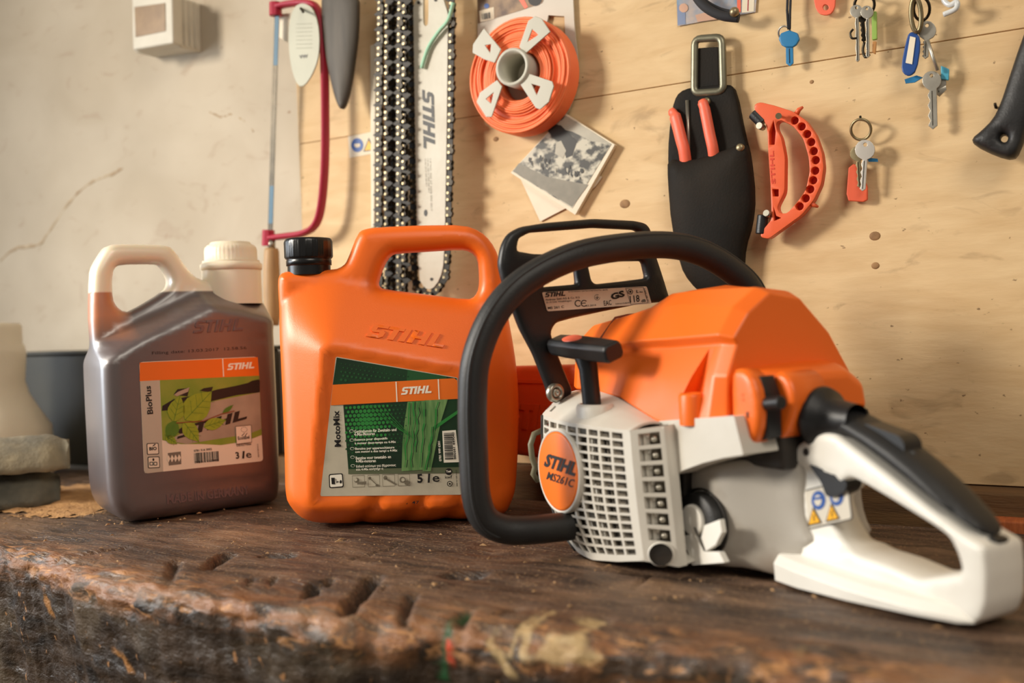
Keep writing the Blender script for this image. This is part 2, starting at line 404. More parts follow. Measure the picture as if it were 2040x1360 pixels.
# saw cuts, chisel dents and holes (photograph pixels)
gouge((452,1102),(352,1212,True),.011,.019); gouge((350,1115),(335,1150,True),.007,.006); gouge((500,1150),(488,1165,True),.004,.006)
gouge((545,1148),(522,1172,True),.004,.007); gouge((628,1160),(606,1222,True),.007,.013); gouge((612,1238,True),(604,1246,True),.010,.018)
gouge((655,1150),(645,1165,True),.006,.008); gouge((745,1148),(690,1218,True),.009,.013); gouge((820,1185),(800,1235,True),.006,.007); gouge((930,1215),(905,1250,True),.007,.006); gouge((765,1160),(745,1185,True),.005,.004)
gouge((530,1103),(572,1103),.010,.014); gouge((905,1142),(950,1142),.012,.014); gouge((1000,1220),(1025,1212),.007,.008)
gouge((1355,1190),(1390,1186),.010,.010); gouge((700,1110),(790,1085),.003,.003); gouge((1260,1170),(1300,1140),.003,.003)
gouge((1165,1235),(1200,1230),.012,.005); gouge((60,1065),(170,1075),.010,.004); gouge((250,1090),(40,1120,True),.006,.004)
xs=np.arange(-1.85,.2,.0034)
def fb(p,s): return noise.fractal(Vector(p)*s,.9,2.1,4)
tv=[]; 
for i in range(70): tv.append(('t',(i/70)**.75))
for i in range(14): tv.append(('a',i/14))
for i in range(44): tv.append(('f',i/43))
V=[];W=[]
for x in xs:
    e=yF(x)+.006*fb((x,1,0),9)+.003*fb((x,3,0),40); r=.017+.008*fb((x,9,0),6)
    for k,t in tv:
        if k=='t': y=BACK+(e+r-BACK)*t; z=0; n=(0,0,1); wr=sst(.075,.0,y-e)*.75
        elif k=='a': q=t*math.pi/2; y=e+r-r*math.sin(q); z=-r+r*math.cos(q); n=(0,-math.sin(q),math.cos(q)); wr=.85+.15*t
        else: y=e+.018*t; z=-r-(.175-r)*t; n=(0,-1,0); wr=.8*sst(.10,.0,t)
        p=Vector((x,y,z)); h=.0014*noise.noise(Vector((x*5,y*45,z*45)))+.0018*fb((x,y,z),14)+.0012*fb((x*.35,y*1.8,z*1.8),38)
        h+=.0006*noise.noise(Vector((x*30,y*260,z*260)))
        if k!='t' or wr>.2: h+=(.0034*noise.noise(Vector((x*38,y*70,z*90)))+.0022*noise.noise(Vector((x*95,y*150,z*160))))*max(wr,.3)
        if k=='f': h+=.0010*noise.noise(Vector((x*140,5,z*25)))
        if y>.9 and k=='t': h*=.4
        p+=Vector(n)*h; V.append(p); W.append(wr)
A=np.array([tuple(v) for v in V]); Wn=np.array(W); Dm=np.zeros(len(A)); nrm=np.tile(np.array([0,0,1.]),(len(A),1))
nrow=len(tv); kk=[k for k,_ in tv]*len(xs); 
for i,(k,t) in enumerate(tv):
    if k=='a': q=t*math.pi/2; nrm[i::nrow]=(0,-math.sin(q),math.cos(q))
    elif k=='f': nrm[i::nrow]=(0,-1,0)
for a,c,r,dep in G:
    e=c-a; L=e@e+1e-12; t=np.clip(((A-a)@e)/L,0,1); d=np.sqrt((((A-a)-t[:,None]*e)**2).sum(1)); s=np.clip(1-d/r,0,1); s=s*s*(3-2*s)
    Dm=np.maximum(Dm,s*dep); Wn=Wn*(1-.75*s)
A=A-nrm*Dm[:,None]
MK=np.zeros((len(A),4))
def mark(a,b,r,col,k=1.0):
    a=np.array(gpt(*a,True));b=np.array(gpt(*b,True)); e=b-a; L=e@e+1e-12; B=A.copy(); B[:,1]=a[1]; t=np.clip(((B-a)@e)/L,0,1); d=np.sqrt((((B-a)-t[:,None]*e)**2)[:,[0,2]].sum(1)); d[np.abs(A[:,1]-a[1])>.06]=9
    d=d*(1+.35*np.sin(A[:,0]*310+A[:,2]*170)+.25*np.sin(A[:,2]*520)); f=np.clip(1.6*(1-d/r),0,1)*k; c=np.array(lin(col)[:3]); w_=f[:,None]; MK[:,:3]=MK[:,:3]*(1-w_)+c*w_; MK[:,3]=np.maximum(MK[:,3],f)
for a_,b_,r_ in [((1003,1265),(1003,1310),.0035),((1022,1262),(1026,1312),.004),((955,1282),(985,1320),.0045),((985,1320),(1010,1350),.004),((1065,1305),(1125,1312),.009),((1090,1285),(1130,1290),.005),((1150,1315),(1170,1322),.005)]: mark(a_,b_,r_,(220,188,134),.75)
mark((878,1265),(872,1350),.006,(24,84,44),.85); mark((884,1280),(886,1322),.0025,(206,64,30))
for a_,b_,r_ in [((48,1205),(55,1225),.008),((232,1290),(240,1300),.006),((250,1312),(262,1325),.006),((15,1140),(20,1155),.006)]: mark(a_,b_,r_,(182,124,60),.8)
for a_,b_,r_ in [((1545,1270),(1540,1300),.006),((1550,1310),(1552,1335),.005),((1702,1312),(1706,1318),.004),((1830,1300),(1822,1345),.006)]: mark(a_,b_,r_,(196,168,124),.6)
m_bench=bpy.data.materials.new('old_workbench_wood'); m_bench.use_nodes=True; nt=m_bench.node_tree; bs=nt.nodes['Principled BSDF']
def N(t,**k):
    n=nt.nodes.new(t)
    for a,v in k.items(): n.inputs[a].default_value=v
    return n
tc=N('ShaderNodeTexCoord'); at=nt.nodes.new('ShaderNodeAttribute'); at.attribute_name='wear'; dp=nt.nodes.new('ShaderNodeAttribute'); dp.attribute_name='hollow'; fr=nt.nodes.new('ShaderNodeAttribute'); fr.attribute_name='front'
def nz(sc,st,det=5,dist=0.0,off=(0,0,0)):
    mp=N('ShaderNodeMapping'); mp.inputs['Scale'].default_value=st; mp.inputs['Location'].default_value=off; nt.links.new(tc.outputs['Object'],mp.inputs[0]); n=N('ShaderNodeTexNoise',Scale=sc,Detail=det,Distortion=dist); nt.links.new(mp.outputs[0],n.inputs[0]); return n.outputs[0]
def mr(s,a,b,c=0,d=1):
    r=nt.nodes.new('ShaderNodeMapRange'); r.inputs[1].default_value=a;r.inputs[2].default_value=b;r.inputs[3].default_value=c;r.inputs[4].default_value=d; nt.links.new(s,r.inputs[0]); return r.outputs[0]
def mm(op,a,b):
    r=nt.nodes.new('ShaderNodeMath'); r.operation=op
    for i,q in enumerate((a,b)):
        if isinstance(q,(int,float)): r.inputs[i].default_value=q
        else: nt.links.new(q,r.inputs[i])
    return r.outputs[0]
def cmx(f,a,b):
    x=nt.nodes.new('ShaderNodeMix'); x.data_type='RGBA'; nt.links.new(f,x.inputs[0])
    for i,q in ((6,a),(7,b)):
        if isinstance(q,tuple): x.inputs[i].default_value=lin(q)
        else: nt.links.new(q,x.inputs[i])
    return x.outputs[2]
c=cmx(mr(nz(10,(1,7,7),6,.5),.35,.68),(58,42,31),(114,88,69))
c=cmx(mm('MULTIPLY',mr(nz(26,(1,9,9),6,.3),.45,.62),.5),c,(34,24,18))
c=cmx(mm('MULTIPLY',mr(nz(6,(1,2,2),5,.6),.5,.68),.55),c,(156,122,92))
c=cmx(mm('MULTIPLY',mr(nz(420,(1,1,1),2),.60,.68),.55),c,(186,150,110))
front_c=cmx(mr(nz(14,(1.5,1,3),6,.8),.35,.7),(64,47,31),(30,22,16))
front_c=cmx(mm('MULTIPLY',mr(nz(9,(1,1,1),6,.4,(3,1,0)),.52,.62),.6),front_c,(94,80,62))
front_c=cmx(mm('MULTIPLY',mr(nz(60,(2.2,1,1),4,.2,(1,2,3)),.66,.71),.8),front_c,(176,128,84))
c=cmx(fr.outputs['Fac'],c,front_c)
wearf=mm('MULTIPLY',at.outputs['Fac'],mr(nz(22,(1,4,3),6,.7),.42,.58))
c=cmx(mm('MULTIPLY',wearf,.7),c,(158,104,62))
c=cmx(mm('MULTIPLY',mm('MULTIPLY',at.outputs['Fac'],mr(nz(45,(1,3,3),5,.7,(5,0,0)),.56,.66)),.8),c,(198,142,88))
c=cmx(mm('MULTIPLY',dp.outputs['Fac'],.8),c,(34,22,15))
mk=nt.nodes.new('ShaderNodeAttribute'); mk.attribute_name='marks'
c=cmx(mk.outputs['Alpha'],c,mk.outputs['Color'])
nt.links.new(c,bs.inputs['Base Color']); nt.links.new(mr(nz(30,(1,4,4)),.3,.7,.36,.68),bs.inputs['Roughness'])
bp=N('ShaderNodeBump',Strength=.9,Distance=.0024); nt.links.new(mm('ADD',nz(60,(1,7,2.2),7,.4),mm('MULTIPLY',nz(420,(1,1,1),3),.35)),bp.inputs['Height']); nt.links.new(bp.outputs[0],bs.inputs['Normal'])
n0=len(A); nx=len(xs); F=[]
for i in range(nx-1):
    for j in range(nrow-1): F.append((i*nrow+j,i*nrow+j+1,(i+1)*nrow+j+1,(i+1)*nrow+j))
vs=[tuple(v) for v in A]; BT=-.185
u0=len(vs)
for i in range(nx): vs.append((xs[i],BACK,BT)); vs.append((xs[i],A[i*nrow+nrow-1][1],BT))
for i in range(nx-1):
    F.append((u0+2*i,u0+2*i+2,(i+1)*nrow,i*nrow)); F.append((i*nrow+nrow-1,u0+2*i+1,u0+2*i+3,(i+1)*nrow+nrow-1)); F.append((u0+2*i,u0+2*i+1,u0+2*i+3,u0+2*i+2))
F.append(tuple(j for j in range(nrow))[::-1]+(u0,u0+1)); F.append(tuple((nx-1)*nrow+j for j in range(nrow))+(u0+2*nx-1,u0+2*nx-2))
me=bpy.data.meshes.new('workbench_top'); me.from_pydata(vs,[],F); me.materials.append(m_bench); me.polygons.foreach_set('use_smooth',[True]*len(F))
def attr(n,vals): a=me.attributes.new(n,'FLOAT','POINT'); a.data.foreach_set('value',list(vals)+[0.0]*(len(vs)-len(vals)))
frv=np.array([0. if k=='t' else (sst(.5,1,t) if k=='a' else 1.) for k,t in tv]*nx)
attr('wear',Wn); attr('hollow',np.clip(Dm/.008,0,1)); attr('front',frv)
ca=me.attributes.new('marks','FLOAT_COLOR','POINT'); ca.data.foreach_set('color',list(MK.ravel())+[0.0]*4*(len(vs)-len(A)))
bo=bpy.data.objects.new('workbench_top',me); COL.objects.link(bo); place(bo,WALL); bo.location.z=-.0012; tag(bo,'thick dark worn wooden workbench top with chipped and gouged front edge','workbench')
# batten and blocks behind the bench
m_batten=mat('brown_batten',(120,88,52),.8,var=.6,vs=12,stretch=(1,8,8),col2=(70,48,28),bump=.5,bs=90)
m_block=mat('red_brown_wood',(190,104,54),.75,var=.5,vs=50,stretch=(6,1,1),col2=(140,66,30),bump=.4,bs=120)
b=MB(); b.box((-1.0,1.005,-.12),(.5,WC+.012,.029),m_batten); tag(place(b.build('wooden_batten',bevel=.003),WALL),'dark brown batten along the foot of the plywood wall behind the workbench','batten')
b=MB(); x0=WALL.at(1950,1040,.985).x; b.box((x0,.98,-.12),(.3,1.004,.0085),m_block); tag(place(b.build('wooden_strip',bevel=.002),WALL),'red-brown rough sawn wood strip between workbench and batten, at the right edge','wood strip')
# long shelf bearer under the back edge so the bench stands on something
for lx in (-1.7,0.0): b=MB(); b.box((lx,.62,-.78),(lx+.15,.92,-.183),m_batten); b.build('leg',bo)
b=MB(); b.box((-3.2,-1.5,-.82),(2.2,WC+.1,-.78),mat('concrete_floor',(120,112,100),.9,var=.4,vs=8,bump=.3,bs=60)); tag(place(b.build('floor'),WALL),kind='structure')
# ================================================================== brown oil canister (3 litres)
FA=Frame(Frame((0,0,0),0).at(400,1024,0,2),math.radians(35)); MIDA=.055
def pm(F,pts): # (px,py,depth) -> (x,z)
    return [(lambda v:(v.x,max(v.z,0.0)))(F.at(p[0],p[1],p[2])) for p in pts]
L,Md,Rt=.075,.05,.028
outA=pm(FA,[(187,971,L),(199,998,.06),(222,1020,.035),(252,1040,.012),(281,1046,.004),(400,1027,.002),(500,1014,.002),(530,1010,.002),(543,1001,.01),(547,985,Rt),(544,863,Rt),(538,722,Rt),(534,640,Rt),(529,612,Md),(516,596,Md),(497,585,Md),(432,566,Md),(394,556,Md),(377,543,Md),(345,499,Md),(336,491,Md),(322,488,Md),(236,486,Md),(215,489,Md),(205,497,Md),(186,528,Md),(181,545,Md),(179,628,Md),(178,672,Md+.01),(173,690,L),(175,769,L),(184,940,L)])
holeA=pm(FA,[(222,558,Md),(225,536,Md),(239,526,Md),(312,525,Md),(321,529,Md),(336,552,Md),(337,566,Md),(329,580,Md),(262,620,Md),(246,621,Md),(232,612,Md),(223,595,Md)])
outA=chaikin(outA,1); holeA=chaikin(holeA,1)
lineA=FA.xz([(175,690),(205,672),(262,640),(392,578),(460,590),(540,612)],Md)
def zl(x,line):
    for (a,za),(c,zc) in zip(line,line[1:]):
        if x<=c: return za+(zc-za)*max(0,(x-a)/(c-a))
    return line[-1][1]
def TA(x,z):
    return .017+(.055-.017)*sst(-.002,.024,zl(x,lineA)-z)
gA=[FA.xz([(275,692),(530,676)],0),FA.xz([(290,980),(535,952)],0)]
def segd(x,z,s):
    (a,b),(c,d)=s; ex,ez=c-a,d-b; t=min(max(((x-a)*ex+(z-b)*ez)/(ex*ex+ez*ez),0),1); return math.hypot(x-a-ex*t,z-b-ez*t)
def frontA(x,z,d):
    T=TA(x,z); r=min(.016,T*.6); h=T-r+r*prof(d,r)
    for s in gA: h-=.0016*max(0,1-segd(x,z,s)/.0022)*(T>.05)
    return h
zfill=FA.at(205,583,Md).z
mo=bpy.data.materials.new('translucent_canister_plastic'); mo.use_nodes=True; nt=mo.node_tree; bs=nt.nodes['Principled BSDF']
tc=N('ShaderNodeTexCoord'); sp=N('ShaderNodeSeparateXYZ'); nt.links.new(tc.outputs['Object'],sp.inputs[0])
top=mr(sp.outputs[2],zfill-.0008,zfill+.0012)
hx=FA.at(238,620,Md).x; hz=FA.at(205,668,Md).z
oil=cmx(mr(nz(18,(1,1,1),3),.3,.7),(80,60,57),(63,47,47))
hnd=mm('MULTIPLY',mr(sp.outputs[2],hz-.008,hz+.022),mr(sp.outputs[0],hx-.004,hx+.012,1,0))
oil=cmx(hnd,oil,(232,134,52))  # light glowing through the thin oil, painted as orange at the handle
dk=mm('MULTIPLY',mr(sp.outputs[2],.17,.235),.35)
oil=cmx(dk,oil,(104,88,84))
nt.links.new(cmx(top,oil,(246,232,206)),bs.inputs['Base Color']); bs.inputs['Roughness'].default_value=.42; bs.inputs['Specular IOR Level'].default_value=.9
bs.inputs['Coat Weight'].default_value=1.0; bs.inputs['Coat Roughness'].default_value=.38; bs.inputs['Coat IOR'].default_value=1.9
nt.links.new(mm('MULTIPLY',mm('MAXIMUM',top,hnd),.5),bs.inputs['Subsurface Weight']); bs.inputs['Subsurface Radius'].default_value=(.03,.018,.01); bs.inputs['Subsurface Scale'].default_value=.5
bp=N('ShaderNodeBump',Strength=.12,Distance=.0006); nt.links.new(nz(160,(1,1,1),4),bp.inputs['Height']); nt.links.new(bp.outputs[0],bs.inputs['Normal'])
rA=root('oil_canister',FA,'translucent canister filled with brown chain oil, white top handle and white screw cap','canister')
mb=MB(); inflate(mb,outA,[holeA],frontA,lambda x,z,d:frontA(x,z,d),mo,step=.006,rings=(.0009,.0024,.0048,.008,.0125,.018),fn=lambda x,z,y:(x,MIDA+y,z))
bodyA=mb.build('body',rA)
def surfA(x,z): 
    d=float(sdf(np.array([[x,z]]),[outA,holeA])[0]); return MIDA-frontA(x,z,d)
m_emb=mat('embossed_oil_plastic',(112,88,86),.35,spec=.6); m_cream=mat('cream_cap_plastic',(246,233,208),.4,sss=.25,bump=.04,bs=600)
def emboss(F,surf,t,a,b,h,m,name,parent,thick=.0012,val=0.0,bold=.0,sh=0):
    mb=MB(); A=F.at(*a,val);B=F.at(*b,val); dx,dy=b[0]-a[0],b[1]-a[1];L=math.hypot(dx,dy); C=F.at(a[0]+dy/L*h,a[1]-dx/L*h,val); ex=B-A;ez=C-A
    if t=='@LOGO':
        P,W,H=logo()
        for p in P:
            q=[(A.x+ex.x*u/W+ez.x*v/H,A.z+ex.z*u/W+ez.z*v/H) for u,v in resamp(p,1.2)]
            mb.poly(q,m,0,fn=lambda x,z,y:(x,surf(x,z)+.0003+y,z),t=thick)
    else:
        V,T=glyphs(t,bold); W,H=V[:,0].max(),V[:,1].max(); q=[(A.x+ex.x*u/W+ez.x*v/H,A.z+ex.z*u/W+ez.z*v/H) for u,v in V]
        mb.add([(x,surf(x,z)-thick,z) for x,z in q],T,m)
    return mb.build(name,parent,fixn=(t=='@LOGO'),bevel=.0005 if t=='@LOGO' else 0)
emboss(FA,surfA,'@LOGO',(384,664),(488,658),25,m_emb,'embossed_logo',bodyA)
emboss(FA,surfA,'MADE IN GERMANY',(333,1004),(497,984),19,m_emb,'embossed_lettering',bodyA,.0009,bold=.03)
m_date=mat('date_ink',(40,26,24),.6)
emboss(FA,surfA,'Filling date: 13.03.2017  12.58.56',(303,708),(491,697),8,m_date,'printed_date',bodyA,.0003)
# neck and cap
c=FA.at(462,560,MIDA); rr=(FA.at(519,560,MIDA).x-FA.at(405,560,MIDA).x)/2
zz=lambda py:FA.at(462,py,MIDA).z
mb=MB(); mb.lathe([(rr*.985,zz(606)),(rr*.985,zz(540)),(rr*.97,zz(537)),(rr*.95,zz(520))],m_cream,(c.x,MIDA,0),n=48); mb.build('neck',rA)
mb=MB(); rc=rr*.86
prf=[(rr*.9,zz(540)),(rr*1.02,zz(538)),(rr*1.03,zz(527)),(rr*.97,zz(524)),(rc,zz(521)),(rc*1.0,zz(500)),(rc*.975,zz(494)),(rc*.90,zz(489)),(rc*.80,zz(487)),(rc*.78,zz(484)),(rc*.72,zz(482.5)),(0,zz(482))]
zr0,zr1=zz(520),zz(495)
mb.lathe(prf,m_cream,(c.x,MIDA,0),n=120,rib=lambda r,h,k:r*(1+(.018 if (zr0-.001<h<zr1+.001 and k%3==0) else 0))); mb.build('screw_cap',rA)
# label
m_lgrey=mat('label_grey',(196,184,164),.5); m_lcream=mat('label_cream',(238,222,198),.5); m_grn=mat('leaf_print_green',(150,168,40),.5,var=.4,vs=160,col2=(110,138,30)); m_grn2=mat('leaf_print_dark',(84,128,34),.5)
m_olive=mat('picture_green',(150,160,60),.5,var=.8,vs=26,col2=(100,142,30)); m_barprint=mat('picture_bar_grey',(178,160,138),.5,var=.5,vs=30,col2=(132,116,100)); m_stem=mat('twig_print',(140,70,40),.5)
mb=MB(); p=Pen(mb,FA,0)
base=[(277,721),(512,710),(524,918),(287,943)]
p.poly(base,m_lcream,.0004,r=.004)
p.poly([(278,722),(513,711),(516,748),(278,759)],m_labelorange,.0006,r=.0)
p.poly([(279,759),(317,757),(325,939),(288,942)],m_lgrey,.0006)
p.line((443,714),(445,750),2,m_whiteink,.0008); p.text('@LOGO',(452,737),(508,733),13,m_whiteink,.0009)
p.poly([(318,757),(516,748),(521,866),(505,872),(480,880),(440,886),(400,884),(360,884),(340,880),(323,876)],m_olive,.0007)
p.poly([(420,800),(517,781),(520,854),(500,862),(470,868),(420,876),(372,884),(348,880),(345,872),(400,840)],m_barprint,.0008)
p.poly([(323,808),(345,795),(372,790),(400,786),(430,776),(470,768),(517,757),(517,781),(470,787),(420,799),(380,812),(322,818)],m_ink,.0009)
for q in [(345,786,377,772),(397,778,424,770),(494,762,516,755)]: p.poly([(q[0],q[1]),(q[0]+8,q[3]+3),(q[2],q[3]),(q[2]-4,q[1]+3)],m_ink,.001)
p.poly([(346,786),(354,780),(377,771),(374,780),(352,789)],m_barprint,.0012)
p.text('@LOGO',(352,874),(497,832),20,m_ink,.0012)
def leaf(a,b,wd,m):
    dx,dy=b[0]-a[0],b[1]-a[1];q=[]
    for t,k in [(0,0),(.12,.55),(.3,.95),(.45,1),(.65,.8),(.85,.35),(1,0)]: q.append((a[0]+dx*t-dy*wd*k,a[1]+dy*t+dx*wd*k))
    for t,k in [(.85,.35),(.65,.8),(.45,1),(.3,.95),(.12,.55)]: q.append((a[0]+dx*t+dy*wd*k,a[1]+dy*t-dx*wd*k))
    p.poly(q,m,.0014); p.line(a,b,1,m_grn2,.0016)
    for t in (.25,.45,.65):
        for sg in (1,-1): p.line((a[0]+dx*t,a[1]+dy*t),(a[0]+dx*(t+.2)-dy*wd*.7*sg,a[1]+dy*(t+.2)+dx*wd*.7*sg),.6,m_grn2,.0016)
leaf((345,840),(358,787),.32,m_grn); leaf((368,836),(421,779),.34,m_grn); leaf((350,838),(333,876),.32,m_grn2); leaf((365,840),(396,880),.3,m_grn); leaf((330,868),(352,884),.3,m_grn); leaf((442,824),(464,806),.16,m_grn2); leaf((405,850),(450,836),.25,m_grn)
for a,b_ in [((350,842),(405,838)),((405,838),(440,824)),((440,824),(466,818))]: p.line(a,b_,1.6,m_stem,.0018)
p.poly([(468,849),(499,846),(500,880),(470,884)],m_lcream,.0018); p.frame([(468,849),(499,846),(500,880),(470,884)],.7,m_ink,.0022)
p.text('Ecolabel',(473,876),(496,873),7,m_ink,.0022,bold=.02); p.text('DE/027/066',(471,889),(500,886),4.5,m_ink,.0009)
for k in range(10): p.disc((485+6*math.cos(k*.628),855+5*math.sin(k*.628)),.8,m_ink,.0022,6)
p.line((480,868),(486,862),1.2,m_ink,.0022); p.line((491,862),(486,869),1.2,m_ink,.0022)
p.text('BioPlus',(305,824),(300,768),12,m_ink,.0009,bold=.025)
for (x,y) in [(304,893),(306,920)]:
    q=[(x-11,y-9),(x+10,y-10),(x+11,y+10),(x-10,y+11)]; p.poly([(q[0][0]-1.5,q[0][1]-1.5),(q[1][0]+1.5,q[1][1]-1.5),(q[2][0]+1.5,q[2][1]+1.5),(q[3][0]-1.5,q[3][1]+1.5)],m_ink,.0008,r=.0015); p.poly(q,m_lcream,.0010,r=.001)
p.text('BIO',(297,897),(312,896),7,m_ink,.0012,bold=.04); p.line((304,888),(309,884),2,m_ink,.0012)
for x in (301,309): p.frame([(x-3,920),(x+3,920),(x+3,926),(x-3,926)],1.4,m_ink,.0012)
p.disc((305,915),2,m_ink,.0012,8,3)
p.poly([(334,902),(360,899),(361,924),(336,927)],mat('label_midgrey',(120,110,96),.5),.0006)
for k in range(4): p.poly([(332+k*7,914-k*.6),(335+k*7,906-k*.6),(339+k*7,913-k*.6),(335+k*7,921-k*.6)],m_lcream,.001)
p.bars((386,902),(50,-4),(1.2,20),24,m_ink,.0008); p.text('0781 516 3002',(386,900),(422,896),4.5,m_ink,.0008,bold=.02); p.text('795711 127992',(388,923),(434,918),4,m_ink,.0008,bold=.02)
p.text('3',(470,914),(477,913),14,m_ink,.0008,bold=.03); p.text('l',(482,913),(486,913),15,m_ink,.0008,bold=.01,shear=1.2); p.text('e',(490,912),(501,911),10,m_ink,.0008)
p.text('0000 967 2005 A.0.13',(516,910),(514,884),2.5,m_ink,.0008)
tag(mb.build('label',bodyA,fixn=False),'printed orange, green and cream paper label')
# ================================================================== orange fuel canister (5 litres)
FB=Frame(Frame((0,0,0),0).at(790,1055,0,2),math.radians(4)); MIDB=.062
def mid5(p): 
    v=FB.at(p[0],p[1],MIDB-.01); u=FB.at(p[0],p[1],.0); k=sst(1060,760,p[1]) if p[1]<1060 else 0
    k=sst(0,1,(1055-p[1])/300.); return (v.x,max(0,u.z*(1-k)+v.z*k))
outB=[mid5(p) for p in [(576,998),(585,1022),(600,1042),(622,1053),(650,1057),(760,1057),(900,1056),(985,1052),(1008,1035),(1020,1008),(1026,985),(1031,900),(1033,800),(1028,730),(1018,660),(1005,590),(1000,545),(993,508),(978,480),(957,460),(925,448),(850,448),(755,452),(724,456),(712,465),(692,518),(684,529),(667,537),(620,538),(572,540),(558,545),(553,558),(555,600),(565,750),(573,900)]]
holeB=[mid5(p) for p in [(753,560),(765,525),(778,507),(790,503),(860,499),(917,495),(938,499),(952,514),(955,545),(955,573),(947,590),(932,597),(850,586),(764,576),(754,569)]]
outB=chaikin(outB,1); holeB=chaikin(holeB,1)
panB=FB.xz([(661,705),(916,750),(925,990),(634,992)],0)
panA=np.array(panB)
dent=[FB.xz([(715,1052),(745,1008)],0),FB.xz([(800,1052),(835,1008)],0),FB.xz([(885,1052),(915,1010)],0)]
def panel_d(x,z):
    c=np.array([[x,z]]); d=float(sdf(c,[panB])[0]); return -d if inside(c,panB)[0] else d
zh=FB.at(850,590,MIDB).z
def TB(x,z):
    D=panel_d(x,z)
    if D<.002: return .0594
    T=min(.0594+.0026*sst(.002,.007,D),.0635-.62*max(0,D-.006))
    T=max(T,.021)
    return T
def frontB(x,z,d):
    T=TB(x,z); r=min(.013,T*.6); 
    if z<.04: k=sst(.04,.012,z); r=r+(.03-r)*k;T=T+(max(T,.050)-T)*k
    h=T-r+r*prof(d,r)
    for s in dent: h-=.010*max(0,1-segd(x,z,s)/.012)**1.3
    return max(h,.0004)
def backB(x,z,d):
    T=.021+(.062-.021)*sst(zh+.0,zh-.07,z) if z>zh-.07 else .062
    if z>zh: T=.021
    elif z>zh-.07: T=.021+.041*sst(0,1,(zh-z)/.07)
    r=min(.02,T*.7); return T-r+r*prof(d,r)
rB=root('fuel_canister',FB,'orange plastic fuel canister with black screw cap and green and orange label','canister')
mb=MB(); inflate(mb,outB,[holeB],frontB,backB,m_orange,step=.0055,rings=(.0009,.0024,.0048,.008,.0125,.018),fn=lambda x,z,y:(x,MIDB+y,z))
bodyB=mb.build('body',rB)
def surfB(x,z):
    d=float(sdf(np.array([[x,z]]),[outB,holeB])[0]); return MIDB-frontB(x,z,d)
emboss(FB,surfB,'@LOGO',(731,669),(889,693),26,m_orange,'embossed_logo',bodyB,.0016,val=.02)
c=FB.at(616,537,MIDB); zz=lambda py:FB.at(616,py,MIDB).z; rc=(FB.at(664,500,MIDB).x-FB.at(569,500,MIDB).x)/2
m_cap=mat('glossy_black_cap',(16,16,17),.28,bump=.05,bs=400)
mb=MB(); mb.lathe([(rc*.9,zz(548)),(rc*.9,zz(528))],m_cap,(c.x,MIDB,0),n=40); mb.build('neck',rB)
zr0,zr1=zz(514),zz(482)
mb=MB(); mb.lathe([(rc*.88,zz(530)),(rc*.95,zz(529)),(rc*.95,zz(519)),(rc*.92,zz(517)),(rc*.98,zz(515)),(rc,zz(512)),(rc,zz(483)),(rc*.985,zz(479)),(rc*.95,zz(476)),(rc*.8,zz(475)),(0,zz(475))],m_cap,(c.x,MIDB,0),n=144,rib=lambda r,h,k:r*(1+(.02 if zr0<h<zr1 and k%6==0 else 0))); mb.build('screw_cap',rB)
# label on the recessed panel
m_dg=mat('label_dark_green',(16,42,24),.4,var=.6,vs=22,col2=(24,74,34)); m_g1=mat('label_green_dots',(44,136,56),.45); m_g2=mat('label_green_dots_dim',(28,84,40),.45); m_str=mat('label_pale_stream',(120,158,96),.45,var=.8,vs=50,stretch=(4,1,.6),col2=(46,104,46)); m_silv=mat('label_silver_grey',(204,196,174),.45,var=.2,vs=60)
mb=MB(); p=Pen(mb,FB,.0026)
p.poly([(669,710),(912,752),(920,985),(638,988)],m_silv,.0002,r=.002)
p.poly([(671,712),(910,753),(909,760),(663,766)],m_dg,.0005)
p.poly([(812,736),(890,750),(888,759),(810,762)],m_g2,.0007)
p.poly([(663,766),(905,753),(911,758),(913,794),(659,807)],m_labelorange,.0008)
for x,y in [(789,760),(873,755)]: p.line((x,y),(x+2,y+40),2.2,m_whiteink,.0011)
p.text('@LOGO',(799,786),(862,782),15,m_whiteink,.0011)
p.poly([(684,806),(914,794),(918,930),(694,934)],m_dg,.0005)
p.poly([(694,934),(918,930),(918,942),(694,944)],mat('label_green_fade',(96,104,76),.5),.0005)
R=random.Random(5)
for i in range(15):
    for j in range(12):
        x=690+i*8.2+(j%2)*4; y=812+j*8.2-i*.4
        d=math.hypot(x-730,(y-838)*1.0); r=4.6-d*.042
        if r>.9 and x>687 and y<922: p.disc((x,y),r,m_g1 if d<52 else m_g2,.0007+.00001*(i+j),12)
for i in range(16):
    for j in range(5):
        x=680+i*8.6+(j%2)*4; y=724+j*8+i*1.2; 
        if y>714+(x-668)*.172+5 and y<760-(x-663)*.05: p.disc((x,y),1.0+j*.45,m_g2,.0007,10)
p.poly([(812,800),(858,797),(862,850),(850,880),(846,935),(800,938),(802,880),(806,840)],m_str,.0008)
p.poly([(846,797),(892,795),(878,840),(868,890),(858,938),(842,938),(846,890),(856,850)],m_str,.0009)
for a,b_ in [((815,802),(806,930)),((825,800),(818,930)),((834,800),(826,900)),((846,800),(838,930)),((872,800),(852,930)),((862,850),(846,935))]: 
    wv=[(a[0]+(b_[0]-a[0])*k/9+R.uniform(-2,2),a[1]+(b_[1]-a[1])*k/9) for k in range(10)]
    for u,v in zip(wv,wv[1:]): p.line(u,v,R.uniform(1,3.4),m_g1,.0011); p.line((u[0]+3.5,u[1]),(v[0]+3.5,v[1]),R.uniform(.5,1.8),m_dg,.0012)
for k in range(5): p.line((724+k*9,806),(800+k*6,858+k*4),.8,m_g1,.0012)
p.poly([(862,850),(880,838),(914,815),(914,822),(885,842),(866,856)],m_g1,.001)
